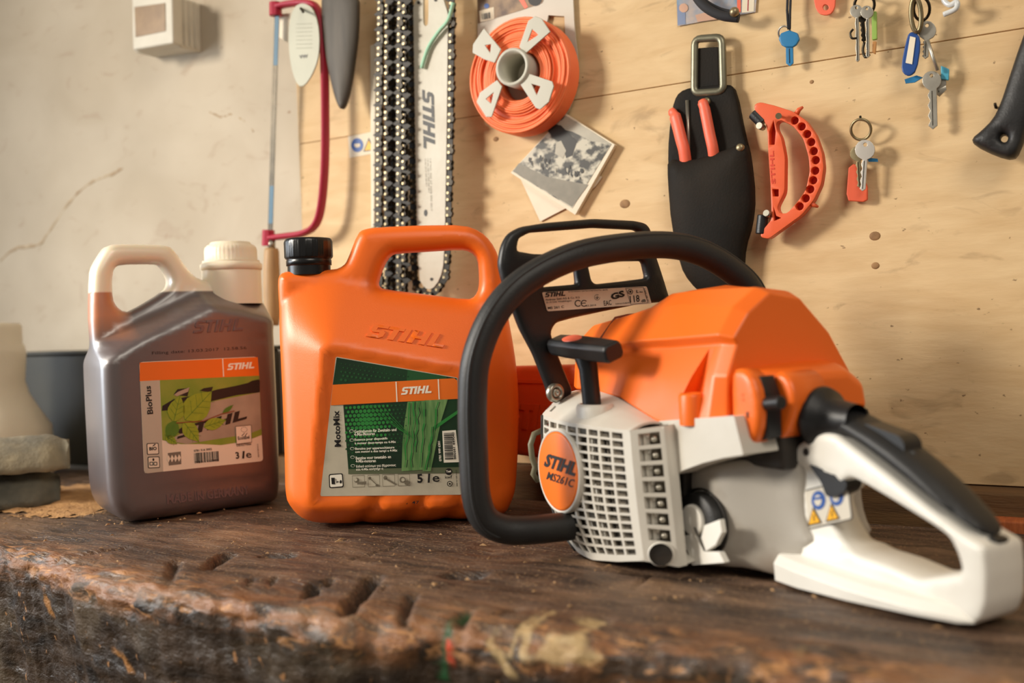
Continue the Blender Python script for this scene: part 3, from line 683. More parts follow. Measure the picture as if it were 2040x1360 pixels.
tx=[('Gerätebenzin für Zweitakt- und',706,862,790,858),('4-Mix-Motoren',706,868,747,866),('Essence pour dispositifs',707,879,772,876),('à moteur deux-temps ou 4-Mix',707,886,789,883),('Benzina per apparecchiature',708,897,786,894),('con motori a due tempi e 4-Mix',708,903,792,900),('Benzine voor tweetakt- en',709,915,779,912),('4-Mix-motoren',709,921,749,920),('Ειδικό καύσιμο για δίχρονους',710,932,789,929),('και 4-Mix κινητήρες',710,938,764,936)]
for t,x0_,y0_,x1_,y1_ in tx: p.text(t,(x0_,y0_),(x1_,y1_),6.2,m_whiteink,.0015,bold=.02)
for y in (858,876,893,910,927): p.disc((700.5+(y-858)*.04,y),4.3,m_whiteink,.0013,14,3); p.disc((700.5+(y-858)*.04,y),3.5,m_dg,.0015,14,2.3)
p.text('MotoMix',(680,889),(676,817),13,m_ink,.0006,bold=.028)
p.poly([(655,944),(683,942),(685,970),(656,972)],m_ink,.0005,r=.002); p.poly([(657,946),(681,944),(683,968),(658,970)],m_whiteink,.0007,r=.0015)
p.poly([(660,951),(667,951),(668,964),(661,964)],m_ink,.0009); p.line((669,953),(671,962),1,m_ink,.0009); p.text('+',(671,961),(675,961),4,m_ink,.0009,bold=.05); p.disc((679,959),2.4,m_ink,.0009,10,3.5)
m_thin=mat('label_line_grey',(120,112,94),.5)
for k,(x0_,x1_) in enumerate([(702,726),(733,756),(762,786),(793,816)]):
    y=947-k*.9; p.frame([(x0_,y),(x1_,y-1),(x1_+1,y+22),(x0_+1,y+23)],.8,m_thin,.0006)
    if k==0: p.disc((711,956),5,m_thin,.0008); p.poly([(712,960),(730,958),(730,963),(712,964)],m_thin,.0009); p.disc((709,955),3,m_silv,.001)
    if k==1: p.line((736,951),(752,966),1.6,m_thin,.0008); p.disc((752,966),4,m_thin,.0008,12,2); p.disc((737,952),3,m_thin,.0008)
    if k==2: p.line((768,952),(790,965),3,m_thin,.0008); p.disc((768,951),4,m_thin,.0008)
    if k==3: p.disc((802,955),6,m_thin,.0008); p.disc((811,961),5,m_thin,.0008); p.disc((803,955),3.5,m_silv,.001)
p.text('5',(832,962),(843,961),18,m_ink,.0006,bold=.035); p.text('l',(852,961),(856,961),18,m_ink,.0006,shear=1.4,bold=.02); p.text('e',(862,960),(876,959),12,m_ink,.0006)
p.poly([(881,858),(908,856),(915,920),(884,921)],m_whiteink,.0008)
p.bars((884,862),(2.5,54),(17,-.8),26,m_ink,.0012,seed=4); p.text('0781 999 6301',(880,918),(877,878),5,m_whiteink,.0012,bold=.02); p.text('886661 449040',(909,914),(905,860),5,m_ink,.0012,bold=.02)
p.disc((894,939),7,m_ink,.0006,10); p.text('Test',(889,941),(899,940),4.5,m_whiteink,.0009,bold=.03); p.text('kwf',(887,953),(901,952),6,m_ink,.0006)
p.disc((896,963),5.5,m_ink,.0006); p.disc((896,963),4,m_silv,.0008); p.disc((896,963),2,m_ink,.001)
p.text('0000 967 2005 A.0.13',(912,968),(910,936),2.6,m_ink,.0006)
p.text('2/4  47',(795,1005),(835,1003),6,m_ink,.0002)
tag(mb.build('label',bodyB,fixn=False),'printed green, orange and silver grey label')
# ================================================================== chainsaw
FS=Frame((.187,.8054,0),math.radians(120))   # x forward, y to its left (starter side), z up
rS=root('chainsaw',FS,'orange and light grey chainsaw with black wrap-around front handle, on the workbench','chainsaw')
def S(px,py,v,ax=1): return FS.at(px,py,v,ax)
def xzs(pts,v): return [(lambda q:(q.x,q.z))(S(x,y,v)) for x,y in pts]
m_hous=mat('light_grey_housing',(214,209,198),.42,var=.25,vs=26,col2=(178,168,150),bump=.08,bs=500)
m_tank=mat('dirty_grey_tank',(176,170,160),.42,var=.75,vs=15,col2=(128,108,90),bump=.08,bs=400,lo=.48,hi=.68)
m_white=mat('white_handle_plastic',(240,237,228),.36,var=.3,vs=12,col2=(200,190,172),lo=.5,hi=.75)
m_inner=mat('dusty_flywheel_cavity',(128,118,102),.7,var=.9,vs=60,col2=(58,50,42))
m_dark=mat('dark_engine_casting',(30,27,24),.6,var=.7,vs=60,col2=(58,48,38),bump=.3,bs=90)
def perf(mb,P,us,vs,keep,th,m):
    """P(u,v)->(point, inward normal); cells kept where keep(i,j); th = wall thickness"""
    nu,nv=len(us),len(vs); F=[];K=[]
    for u in us:
        for v in vs:
            p,n=P(u,v); F.append(p); K.append(p+n*th)
    k=lambda i,j:i*nv+j; o=nu*nv; fs=[]
    ok=lambda i,j: 0<=i<nu-1 and 0<=j<nv-1 and keep(i,j)
    for i in range(nu-1):
        for j in range(nv-1):
            if not ok(i,j): continue
            q=(k(i,j),k(i+1,j),k(i+1,j+1),k(i,j+1)); fs.append(q); fs.append(tuple(o+a for a in q[::-1]))
            for a,b,ii,jj in ((q[0],q[1],i,j-1),(q[1],q[2],i+1,j),(q[2],q[3],i,j+1),(q[3],q[0],i-1,j)):
                if not ok(ii,jj): fs.append((b,a,o+a,o+b))
    mb.add(F+K,fs,m)
HP=spline([Vector(p) for p in [(.158,.030,0),(.1665,.052,0),(.1690,.075,0),(.1635,.0925,0),(.149,.1010,0),(.12,.1050,0),(.08,.1048,0),(.045,.103,0),(.022,.1000,0)]],10)
cum=[0]
for a,b_ in zip(HP,HP[1:]): cum.append(cum[-1]+(b_-a).length)
HL=cum[-1]
def hpath(s):
    for i in range(len(cum)-1):
        if s<=cum[i+1]+1e-9: t=(s-cum[i])/(cum[i+1]-cum[i]); return HP[i].lerp(HP[i+1],t)
    return HP[-1]
def interp(x,T):
    for (a,p),(b_,q) in zip(T,T[1:]):
        if x<=b_: return p+(q-p)*max(0,(x-a)/(b_-a))
    return T[-1][1]
ZT=.1140
def fan(s,t,inset=0.0):
    """s along the housing from front to rear, t 0 top .. 1 bottom"""
    h=hpath(s); zb=interp(h.x,[(.02,.012),(.06,.006),(.11,.0012),(.17,.003)]); zt=ZT+interp(h.x,[(.02,-.001),(.1,.0),(.17,.004)])
    z=zt+(zb-zt)*t; xf=interp(z,[(0,.118),(.012,.139),(.03,.155),(.05,.165),(.07,.168),(.10,.168),(.12,.166)])
    xr=.022-.0076*t; x=xr+(h.x-.022)*(xf-xr)/(.169-.022); y=h.y-.004*t*t; return Vector((x,y,z))
def fanP(s,t):
    p=fan(s,t); a=fan(min(s+.002,HL),t)-fan(max(s-.002,0),t); b_=fan(s,min(t+.02,1))-fan(s,max(t-.02,0)); n=a.cross(b_).normalized()
    if n.dot(Vector((.05,-.03,.05))-p)<0: n=-n
    return p,n
us=[0,.006]; gapu=[]
n=13; w_=(HL-.006-.006)/n
for i in range(n): us+= [.006+w_*i+w_*.81,.006+w_*(i+1)]
us[-1]=HL-.0045; us.append(HL)
vs_=[0,.028]; nv=15
for i in range(nv): a=.028+.944*i/nv; vs_+=[a+.944/nv*.72,a+.944/nv]
vs_.append(1)
mb=MB(); perf(mb,fanP,us,vs_,lambda i,j: not (i%2==1 and j%2==1 and i<len(us)-2 and j<len(vs_)-2),.0026,m_hous)
# sloping shoulder between the grille and the orange cover, with its own slots
def topP(s,t):
    p=fan(s,0); x=p.x-.010*t*sst(.12,.16,p.x); q=Vector((x,.060+.004*sst(.06,.02,x),interp(x,[(.02,.1155),(.0284,.1165),(.085,.1345),(.12,.139),(.16,.136)])))
    r=p.lerp(q,t); r.z+=.004*math.sin(math.pi*t); return r,Vector((0,-.3,-1)).normalized()
tu=[HL*i/40 for i in range(41)]; tv2=[0,.12,.27,.38,.53,.64,.79,.9,1.0]
perf(mb,topP,tu,tv2,lambda i,j: not (j in (1,3,5) and i in (10,13,16,7) ) ,.0022,m_hous)
# rear chamfer with seven windows and a round hole
CA=Vector((.022,.1000));CB=Vector((.0050,.0800))
def chP(u,v):
    p=(CA+Vector((-.0076*v,-.004*v*v))).lerp(CB+Vector((-.009*v,-.003*v)),u); zt=.1130+.003*u; zb=.0115-.004*u; z=zt+(zb-zt)*v; return Vector((p.x,p.y,z)),Vector((.5,-.86,0))
vw=[0,.035]
for i in range(7): a=.035+i*.118; vw+=[a+.090,a+.118]
vw.append(1.0)
perf(mb,chP,[0,.22,.86,1.0],vw,lambda i,j: not (i==1 and j%2==1 and j<15),.003,m_hous)
mb.loft([[(.005,.080,.116),(-.004,.077,.0075),(-.0035,.068,.0075),(.0055,.069,.117)],[(.008,.079,.115),(.0,.076,.0085),(.0,.067,.0085),(.009,.068,.116)]],m_hous)
# bottom closing face
bt=[fan(HL*i/30,1) for i in range(31)]+[Vector((-.004,.077,.0075))]
mb.add([tuple(p) for p in bt]+[(p.x,.05,p.z+.004) for p in bt],[(i,i+1,i+33,i+32) for i in range(31)],m_hous)
o=mb.build('fan_housing',rS,bevel=.0005,bseg=1)
# seam in the grille, round hole
mb=MB(); sx_=HL*.37; mb.tube([fanP(sx_,t/20)[0]+Vector((0,.0009,0)) for t in range(21)],.0011,m_dark,n=6); mb.build('seam_line',o)
mb=MB(); p_=chP(.52,.925)[0]; nn=Vector((-.76,.65,0)); 
for r0,r1,d0,d1,mm_ in [(.0098,.0088,.0,.0035,m_hous),(.0088,.0,.0006,.0006,m_dark)]:
    e1=Vector((.65,.76,0)); vv=[]
    for r,d in ((r0,d0),(r1,d1)):
        for k in range(24): q=2*math.pi*k/24; vv.append(p_+nn*(d*.5+.0006)+e1*(r*1.05*math.cos(q))+Vector((0,0,1))*(r*math.sin(q)))
    mb.add(vv,[(k,(k+1)%24,24+(k+1)%24,24+k) for k in range(24)],mm_,True)
    if r1==0: pass
mb.build('drain_hole',o)
# cavity behind the grille
mb=MB(); perf(mb,lambda s,t:((lambda a:(a[0]+a[1]*.0085,a[1]))(fanP(s,t))),[HL*i/24 for i in range(25)],[i/10 for i in range(11)],lambda i,j:True,.002,m_inner)
perf(mb,lambda u,v:(chP(u,v)[0]+Vector((.006,-.0085,0)),Vector((.5,-.86,0))),[0,.5,1],[0,.5,1],lambda i,j:True,.002,m_inner)
for i in range(7):
    a=.035+i*.118+.045; q=chP(.62,a)[0]+Vector((.003,-.0045,-.001)); mb.sphere(q,.0028,m_nick,6); mb.sphere(chP(.42,a-.02)[0]+Vector((.003,-.005,0)),.0016,m_white,5)
    for u in (.2,.35): q=chP(u,a)[0]+Vector((.003,-.006,0)); mb.box((q.x-.0005,q.y-.003,q.z-.005),(q.x+.0005,q.y+.003,q.z+.005),m_hous)
for i in range(16):
    s=.045+i*.0085
    if s<HL-.01:
        for t0 in (.1,.45,.72):
            p,nv_=fanP(s,t0); p2,_=fanP(s,min(t0+.2,1)); mb.tube([p+nv_*.006,p2+nv_*.006],.0012,m_hous if i%3 else m_dark,n=5)
mb.build('flywheel_cavity',rS)
# round badge
cx,cz=.1165,.0715
mb=MB(); prf=[(1.12,-.002),(1.12,.0035),(1.08,.0042),(1.04,.0042),(1.03,.003)]
mb.lathe([(r*.031,h) for r,h in prf],m_hous,(0,0,0),axis=1,n=48); mb.lathe([(.0320,.003),(.0318,.0042),(.030,.0046),(0,.005)],m_labelorange,(0,0,0),axis=1,n=48)
mb.v=[(cx+v[0]*.97-.0*v[2],.1035+v[1],cz+v[2]*1.06) for v in mb.v]; bad=mb.build('round_badge',rS)
for k,v in enumerate(bad.data.vertices): pass
yb=.1035+.0052
mb=MB(); p=Pen(mb,FS,yb,out=1)
p.text('@LOGO',(1083,925),(1143,951),23,m_ink,.0002) if False else None
def letters(t,a,b,h,m,bold,xs_=1): p.text(t,a,b,h,m,.0002,bold=bold)
letters('STIHL',(1082,928),(1144,949),27,m_ink,.045); letters('MS261C',(1088,954),(1140,971),16,m_ink,.012)
for i,v in enumerate(mb.v): mb.v[i]=(v[0],.1035+.0050-.00035*((v[0]-cx)**2+(v[2]-cz)**2)/.00096+.0004,v[2])
mb.build('badge_lettering',bad,fixn=False)
# ---------------------------------------------------------------- engine block, crankcase
mb=MB(); mb.box((.012,-.075,.006),(.148,.056,.112),m_dark); mb.build('engine_block',rS,bevel=.004)
mb=MB(); mb.box((-.075,-.06,.085),(.0,.035,.125),m_dark); mb.box((-.05,-.05,.03),(.01,.03,.1),m_dark); mb.build('carburettor_box',rS,bevel=.004)
q=[(lambda v:(v.x,v.z))(S(x,y,.0695)) for x,y in [(1312,838),(1462,828),(1472,870),(1481,906),(1440,912),(1400,922),(1362,936),(1342,946),(1330,940)]]
mb=MB(); mb.poly(rnd(q,.0015),m_hous,.03,t=-.0395); mb.build('crankcase_cover',rS,bevel=.0022,bseg=3)
# clutch side and muffler mass, seen only from elsewhere
mb=MB(); mb.box((.0,-.10,.015),(.13,-.07,.105),m_dark); mb.build('sprocket_cover',rS,bevel=.01,bseg=3)
# ---------------------------------------------------------------- orange top cover
secs=[(.172,[(.052,.138),(.050,.158),(.047,.174),(.047,.178),(.032,.188),(.020,.191),(-.01,.191),(-.045,.180),(-.068,.150),(-.072,.12)]),
(.160,[(.0575,.137),(.0545,.160),(.0495,.178),(.0505,.183),(.036,.195),(.022,.1975),(-.01,.198),(-.05,.187),(-.075,.155),(-.08,.12)]),
(.118,[(.0640,.1375),(.0570,.158),(.0490,.172),(.0535,.1775),(.033,.2015),(.018,.205),(-.01,.207),(-.05,.196),(-.078,.16),(-.085,.12)]),
(.080,[(.0665,.1335),(.0580,.157),(.0485,.174),(.0540,.1795),(.033,.208),(.020,.2115),(-.01,.2145),(-.05,.203),(-.079,.163),(-.086,.12)]),
(.066,[(.0670,.1285),(.0590,.155),(.0485,.175),(.0545,.1810),(.033,.210),(.020,.2200),(-.01,.2235),(-.05,.206),(-.08,.165),(-.087,.12)]),
(.028,[(.0690,.1165),(.0600,.152),(.0490,.176),(.0550,.1825),(.034,.2105),(.019,.2220),(-.01,.2255),(-.05,.209),(-.08,.165),(-.087,.12)]),
(-.030,[(.0665,.1215),(.0590,.155),(.0490,.179),(.0540,.1855),(.038,.2065),(.014,.2215),(-.022,.2175),(-.056,.188),(-.079,.153),(-.085,.122)]),
(-.042,[(.0575,.1225),(.0550,.155),(.0450,.178),(.0480,.1830),(.033,.2010),(.010,.2160),(-.022,.2110),(-.053,.183),(-.0755,.151),(-.0815,.124)])]
mb=MB(); mb.loft([[(x,y,z) for y,z in q] for x,q in secs],m_orange); cov=mb.build('top_cover',rS,bevel=.0030,bseg=3,ang=16)
# vertical recess above the screw boss, cut into the cover
mb=MB(); q=xzs([(1394,690),(1404,689),(1406,790),(1358,790)],.0600)
mb.loft([[(x,.090,z) for x,z in q],[(x*.8+.2*q[2][0],.0505,z) for x,z in q]],m_orange); cut=mb.build('cut',rS)
bo_=cov.modifiers.new('b','BOOLEAN'); bo_.operation='DIFFERENCE'; bo_.object=cut; bo_.solver='EXACT'
bpy.context.view_layer.update(); dg=bpy.context.evaluated_depsgraph_get(); me2=bpy.data.meshes.new_from_object(cov.evaluated_get(dg)); cov.modifiers.clear(); cov.data=me2; bpy.data.objects.remove(cut)
# dark seam where the front and rear covers meet
mb=MB(); se=[(.130,.0600,.148),(.130,.0570,.172),(.130,.0505,.1815),(.130,.0318,.2015),(.130,.018,.2035),(.130,-.01,.2050),(.130,-.05,.194)]
mb.tube(se,.0011,mat('seam_shadow_gap',(120,44,10),.6),n=6); mb.build('cover_seam',rS)
# recess with screw shaft on the side of the cover
mb=MB(); c0=S(1376,815,.066); 
mb.lathe([(.0095,c0.z-.012),(.0098,c0.z+.010),(.0088,c0.z+.0125),(.0070,c0.z+.0125),(.0068,c0.z+.002),(0,c0.z+.002)],m_orange,(c0.x,.0650,0),n=28); mb.build('screw_boss',rS)
m_deeporange=mat('orange_recess',(238,100,24),.5)
# ---------------------------------------------------------------- air filter bulge with control recess
mb=MB(); mb.loft([[(-.034,.050,.118),(-.034,.051,.150),(-.034,.046,.160),(-.034,.0,.163),(-.034,-.05,.163),(-.034,-.074,.150),(-.034,-.078,.122)],
 [(-.058,.036,.118),(-.058,.036,.148),(-.058,.032,.157),(-.058,.0,.1595),(-.058,-.045,.160),(-.058,-.064,.147),(-.058,-.068,.123)],
 [(-.072,.020,.119),(-.072,.018,.140),(-.072,.014,.150),(-.072,-.005,.153),(-.072,-.040,.153),(-.072,-.056,.143),(-.072,-.060,.124)]],m_orange)
mb.build('filter_cover',rS,bevel=.006,bseg=4,ang=15)
mb=MB(); q=chaikin(xzs([(1456,745),(1466,732),(1488,738),(1505,765),(1514,815),(1510,865),(1495,890),(1468,893),(1460,870)],.058),1)
inflate(mb,q,[],lambda x,z,d:.0+.005*prof(d,.005)+.0004,lambda x,z,d:.010,m_orange,step=.004,rings=(.0008,.002,.004),fn=lambda x,z,y:(x,.054-y,z)); lob=mb.build('control_panel',rS)
mb=MB(); q=chaikin(xzs([(1538,745),(1548,738),(1570,755),(1581,790),(1577,825),(1560,872),(1540,881),(1532,872),(1537,820),(1531,790)],.036),1)
inflate(mb,q,[],lambda x,z,d:.004*prof(d,.004)+.0004,lambda x,z,d:.030,m_orange,step=.004,rings=(.0008,.002,.004),fn=lambda x,z,y:(x,.031-y,z)); mb.build('control_guard',rS)
mb=MB(); a=S(1512,806,.050);b_=S(1558,801,.050); mb.tube([a,b_],.0050,m_black,n=12); q=xzs([(1502,752),(1524,748),(1538,790),(1540,872),(1512,880),(1512,800)],.046); mb.poly(q,m_black,.0510,t=.014); mb.build('choke_lever',rS,bevel=.001)
mb=MB(); p=Pen(mb,FS,.0595,out=1); p.disc((1478,864),3,m_ink); p.line((1489,820),(1490,832),3,m_ink); p.line((1486,822),(1493,821),1.5,m_ink); p.disc((1479,786),2.2,m_deeporange); p.disc((1480,796),2.2,m_deeporange); mb.build('control_symbols',lob,fixn=False)
# ---------------------------------------------------------------- tank housing
outT=chaikin(xzs([(1336,948),(1372,927),(1470,916)],.046)+xzs([(1530,909)],.036)+xzs([(1575,903),(1592,905),(1594,950),(1592,1000),(1600,1050),(1618,1088),(1600,1100),(1568,1158)],.022)+xzs([(1520,1143)],.032)+xzs([(1450,1129),(1375,1131),(1345,1122),(1332,1060)],.046),1)
outT=[(x,max(z,.001)) for x,z in outT]
mb=MB(); inflate(mb,outT,[],lambda x,z,d:.040+.008*prof(d,.010)-.026*sst(-.012,-.076,x),lambda x,z,d:.04+.01*prof(d,.012),m_tank,step=.006,rings=(.0008,.002,.004,.007),fn=lambda x,z,y:(x,-y,z)); tank=mb.build('tank_housing',rS)
mb=MB(); a=S(1353,948,.052); mb.lathe([(.0066,-.012),(.0066,.0005),(.0058,.0012),(.004,.0012),(.0035,-.001),(0,-.001)],m_nick,(a.x,.050,a.z),axis=1,n=20); mb.build('screw',tank)
c=S(1390,1042,.054)
mb=MB(); mb.lathe([(.0270,-.006),(.0272,-.0030),(.0258,-.0030),(.024,-.008)],m_dark,(c.x,.0525,c.z),axis=1,n=40); mb.lathe([(.0245,-.012),(.0245,.0040),(.0228,.0062),(.013,.0066),(.0,.0066)],m_rubber,(c.x,.050,c.z),axis=1,n=40); cap=mb.build('fuel_cap',rS)
mb=MB(); a=S(1380,1036,.058); mb.lathe([(.0125,-.006),(.0125,.001),(.0115,.002),(0,.002)],m_white,(a.x,.058,a.z),axis=1,n=28)
q=xzs([(1404,1046),(1436,1034),(1440,1060),(1428,1085),(1408,1098),(1398,1070)],.060); mb.poly(q,m_white,.0600,t=-.006) if False else mb.poly(q,m_white,.0560,t=-.005)
q=xzs([(1352,1076),(1366,1066),(1384,1064),(1402,1098),(1432,1100),(1443,1121),(1378,1126),(1368,1096)],.060); mb.poly(q,m_white,.0540,t=-.006); mb.build('flip_tab',cap,bevel=.0012,bseg=3)
mb=MB(); p=Pen(mb,FS,.0613,out=1); p.line((1383,1050),(1403,1097),3,m_dark,.0); mb.build('tab_slot',cap,fixn=False)
# ---------------------------------------------------------------- rear handle frame
outH=xzs([(1574,1000),(1572,905),(1590,882),(1640,861),(1662,866),(1690,888),(1760,942),(1850,1015),(1920,1066),(1961,1090),(1966,1150),(1964,1205),(1952,1238),(1930,1246),(1880,1240),(1700,1196),(1563,1160),(1596,1095)],.02)
outH=[(x,max(z,.0015)) for x,z in rnd(outH,.004,3)]
holeH=rnd(xzs([(1690,950),(1714,961),(1780,1000),(1856,1047),(1888,1070),(1906,1107),(1914,1142)],.0205)+xzs([(1898,1138),(1833,1111),(1774,1093),(1737,1070),(1714,1034),(1701,988)],-.014),.004,3)
webH=np.array(xzs([(1596,915),(1640,918),(1692,948),(1702,1000),(1718,1045),(1740,1085),(1690,1105),(1618,1085),(1604,1000)],.01))
def TH(x,z,d):
    c=np.array([[x,z]]); k=0
    if inside(c,webH)[0]: k=sst(0,.007,float(sdf(c,[webH])[0]))
    T=.0205-.0050*k; return T-.0045+.0045*prof(d,.0045)
mb=MB(); inflate(mb,outH,[holeH],TH,lambda x,z,d:TH(x,z,d) ,m_white,step=.005,rings=(.0007,.0018,.0034),fn=lambda x,z,y:(x,-y,z)); rh=mb.build('rear_handle',rS)
# wide foot plate of the handle
mb=MB(); sec=[]
for x,zt,zb,w1,w2 in [(-.060,.025,.0015,.032,-.036),(-.085,.0235,.0015,.035,-.040),(-.13,.0205,.0025,.035,-.040),(-.18,.0185,.004,.031,-.032),(-.207,.0175,.004,.024,-.024),(-.216,.016,.005,.019,-.019)]:
    sec.append([(x,w1,zb),(x,w1+.001,zt-.010),(x,w1-.004,zt-.0045),(x,.012,zt),(x,w2+.01,zt+.001),(x,w2,zt-.004),(x,w2,zb)])
mb.loft(sec,m_white); mb.build('foot_plate',rS,bevel=.003,bseg=3,ang=20)
# soft black grip
g1=[(1585,880),(1600,850),(1640,835)]
gl=xzs([(1640,859),(1690,886),(1760,940),(1850,1013),(1920,1064),(1962,1090)],.0215); gu=xzs([(1990,1082),(1988,1050),(1955,1008),(1880,932),(1800,868),(1730,828),(1690,806),(1655,812)],-.004)
q=chaikin(gl+gu,1)
mb=MB(); inflate(mb,q,[],lambda x,z,d:.004+.0185*prof(d,.018),lambda x,z,d:.004+.0185*prof(d,.018),m_rubber,step=.005,rings=(.0006,.0016,.0032,.006,.009),fn=lambda x,z,y:(x,-y,z)); mb.build('soft_grip',rS)
mb=MB(); q=rnd(xzs([(1722,848),(1738,841),(1806,866),(1817,880),(1818,912),(1790,905),(1722,868)],.002),.003); mb.poly(q,m_black,-.008,t=-.018); mb.build('throttle_lock',rS,bevel=.002,bseg=3)
mb=MB(); q=rnd(xzs([(1625,922),(1690,945),(1703,962),(1697,978),(1676,988),(1660,986),(1650,958)],.012),.003); mb.poly(q,m_black,.004,t=-.0155); mb.build('throttle_trigger',rS,bevel=.002,bseg=3)
mb=MB(); a=S(1604,900,.0215); mb.sphere((a.x,.0205,a.z),.003,m_dark,6,(1,.4,1)); mb.build('screw',rh)
# warning sticker
mb=MB(); p=Pen(mb,FS,.0157,out=1)
m_stk=mat('sticker_grey_white',(214,206,190),.5); m_sblue=mat('sticker_blue',(36,84,160),.5)
w0=[(1594,978),(1690,954),(1700,1034),(1606,1056)]
p.poly(w0,m_dark,.0003,r=.002); p.poly([(1597,980),(1688,957),(1697,1032),(1608,1053)],m_stk,.0005,r=.002)
for cx_,cy_ in [(1632,996),(1668,988)]:
    p.disc((cx_,cy_),14,m_sblue,.0008,20,19); p.disc((cx_-1,cy_),7.5,m_stk,.001,14,11); p.line((cx_-8,cy_-3),(cx_+6,cy_-5),5,m_sblue,.0012)
for cx_,cy_ in [(1625,1028),(1661,1020)]:
    p.poly([(cx_-14,cy_+19),(cx_-3,cy_-19),(cx_+14,cy_+13)],m_dark,.0012); p.poly([(cx_-11,cy_+16),(cx_-3,cy_-14),(cx_+11,cy_+11)],m_yellow,.0014); p.line((cx_-1,cy_-4),(cx_,cy_+9),2.2,m_dark,.0016)
tag(mb.build('warning_sticker',rh,fixn=False),'warning sticker with blue and yellow symbols')
# ---------------------------------------------------------------- rubber boot between engine and handle
a=S(1655,838,-.094,0)
mb=MB(); mb.lathe([(.010,-.066),(.0155,-.074),(.0165,-.080),(.0225,-.083),(.0235,-.087),(.0220,-.091),(.0160,-.094),(.0135,-.108),(.012,-.118)],m_black,(0,a.y,a.z+.0015),axis=0,n=36); mb.build('rubber_boot',rS)
# ---------------------------------------------------------------- starter grip
A1=S(1104,686,.090);B1=S(1224,701,.090); ax=(B1-A1); nrm_=Vector((0,0,1)); side=ax.cross(nrm_).normalized(); side*=(1 if side.y>0 else -1); up_=Vector((0,0,1)); up_=(up_-ax*(up_.dot(ax)/ax.length_squared)).normalized(); side,up_=(side*.94-up_*.34),(up_*.94+side*.34)
sec=[]
for t,w1,h1 in [(0,.0078,.0060),(.06,.0098,.0074),(.3,.0106,.0080),(.5,.0108,.0082),(.8,.0100,.0080),(.97,.0096,.0078),(1,.0086,.0066)]:
    c_=A1+ax*t; sec.append([c_+side*(a_*w1)+up_*(b_*h1) for a_,b_ in [(1,.55),(.7,1),(-.7,1),(-1,.55),(-1,-.55),(-.7,-1),(.7,-1),(1,-.55)]])
mb=MB(); mb.loft(sec,m_black); mb.tube([A1.lerp(B1,.50)-up_*.004,S(1172,735,.088),S(1180,812,.086)],[.0098,.0082,.0080],m_black,n=16); gr=mb.build('starter_grip',rS,bevel=.0012)
c_=A1+ax*.36+up_*.0081; mb=MB(); mb.lathe([(.0095,-.001),(.0095,.0003),(.0085,.0007),(0,.0009)],m_coral,(0,0,0),n=28); M3=Matrix((tuple(ax.normalized()),tuple(side),tuple(up_))).transposed()
mb.v=[tuple(c_+M3@Vector((v[0]*1.25,v[1]*.75,v[2]))) for v in mb.v]; mb.build('grip_badge',gr)
c_=S(1184,812,.086); mb=MB(); mb.lathe([(.0150,-.010),(.0150,.001),(.0135,.0035),(.0108,.0035),(.0100,.0),(0,.0)],m_hous,(c_.x,c_.y-.001,c_.z),n=32,ex=1.25); mb.build('rope_bushing',rS)
# ---------------------------------------------------------------- front wrap-around handle
hp=[(1110,1052,.110),(1050,1056,.115),(1000,1053,.120),(965,1032,.124),(948,985,.125),(943,900,.125),(941,800,.125),(949,712,.124),(985,625,.120),(1045,560,.114),(1140,512,.106),(1240,492,.100),(1330,488,.094),(1395,502,.088),(1450,533,.083),(1492,573,.080),(1520,640,.080)]
P=[S(x,y,v,0) for x,y,v in hp]; P[0].y-=.02; P+=[Vector((.082,-.128,.150)),Vector((.086,-.122,.080)),Vector((.098,-.100,.035)),Vector((.108,-.060,.022))]; P=spline(P,6)
P=[Vector((p.x,p.y,max(p.z,.0145))) for p in P]
mb=MB(); mb.tube(P,.0122,m_rubber,n=22,sx=1.0)
# raised mould ridge along the outside of the grip
cen=Vector((.1,.04,.14)); rid=[]
for p in P[12:]: 
    dv=(p-cen); dv.x=0; rid.append(p+dv.normalized()*.0082+Vector((-.0080,0,0)))
mb.tube(rid,.0018,m_rubber,n=8); fh=mb.build('front_handle',rS)
# ---------------------------------------------------------------- hand guard
X0=.150
def yzs(pts,v=X0): return [(lambda q:(q.y,q.z))(S(x,y,v,0)) for x,y in pts]
og=yzs([(1106,803),(1092,795),(1088,772),(1062,705),(1035,655),(1014,600),(1000,560),(992,525),(998,490),(1010,466),(1035,452),(1085,444),(1180,436),(1262,440),(1283,445),(1292,456),(1300,500),(1316,548),(1332,600),(1270,606),(1200,620),(1140,633),(1104,643),(1093,662),(1108,705),(1128,755),(1138,778),(1128,800)])
og=rnd(og,.005,3)
h1=rnd(yzs([(1026,500),(1030,476),(1052,464),(1180,454),(1262,458),(1275,466),(1278,500),(1160,508),(1060,506)]),.003,2)
h2=rnd(yzs([(1078,572),(1100,552),(1143,524),(1147,566)]),.002,2)
h3=rnd(yzs([(1168,528),(1200,521),(1278,520),(1286,554),(1240,560),(1184,566),(1175,560)]),.003,2)
mb=MB(); inflate(mb,og,[h1,h2,h3],lambda a,b_,d:.0012+.0040*prof(d,.0045),lambda a,b_,d:.0012+.0040*prof(d,.0045),m_black,step=.006,rings=(.0007,.0018,.0036),fn=lambda a,b_,y:(X0+y,a,b_)); hg=mb.build('hand_guard',rS)
mb=MB(); a=S(1104,782,X0-.006,0); mb.lathe([(.0085,0),(.0085,-.0035),(.0068,-.005),(.0052,-.005),(.0048,-.002),(0,-.002)],m_steel,(a.x,a.y,a.z),axis=0,n=24); mb.lathe([(.0040,-.002),(.0040,-.0045),(.0022,-.0045),(.002,-.003),(0,-.003)],m_nick,(a.x,a.y,a.z),axis=0,n=6)
mb.build('pivot_bolt',hg)
mb=MB(); p=Pen(mb,FS,X0-.0056,axis=0,out=-1)
p.poly([(1079,582),(1288,570),(1298,605),(1090,620)],mat('rating_label_cream',(240,232,210),.45),.0003,r=.002)
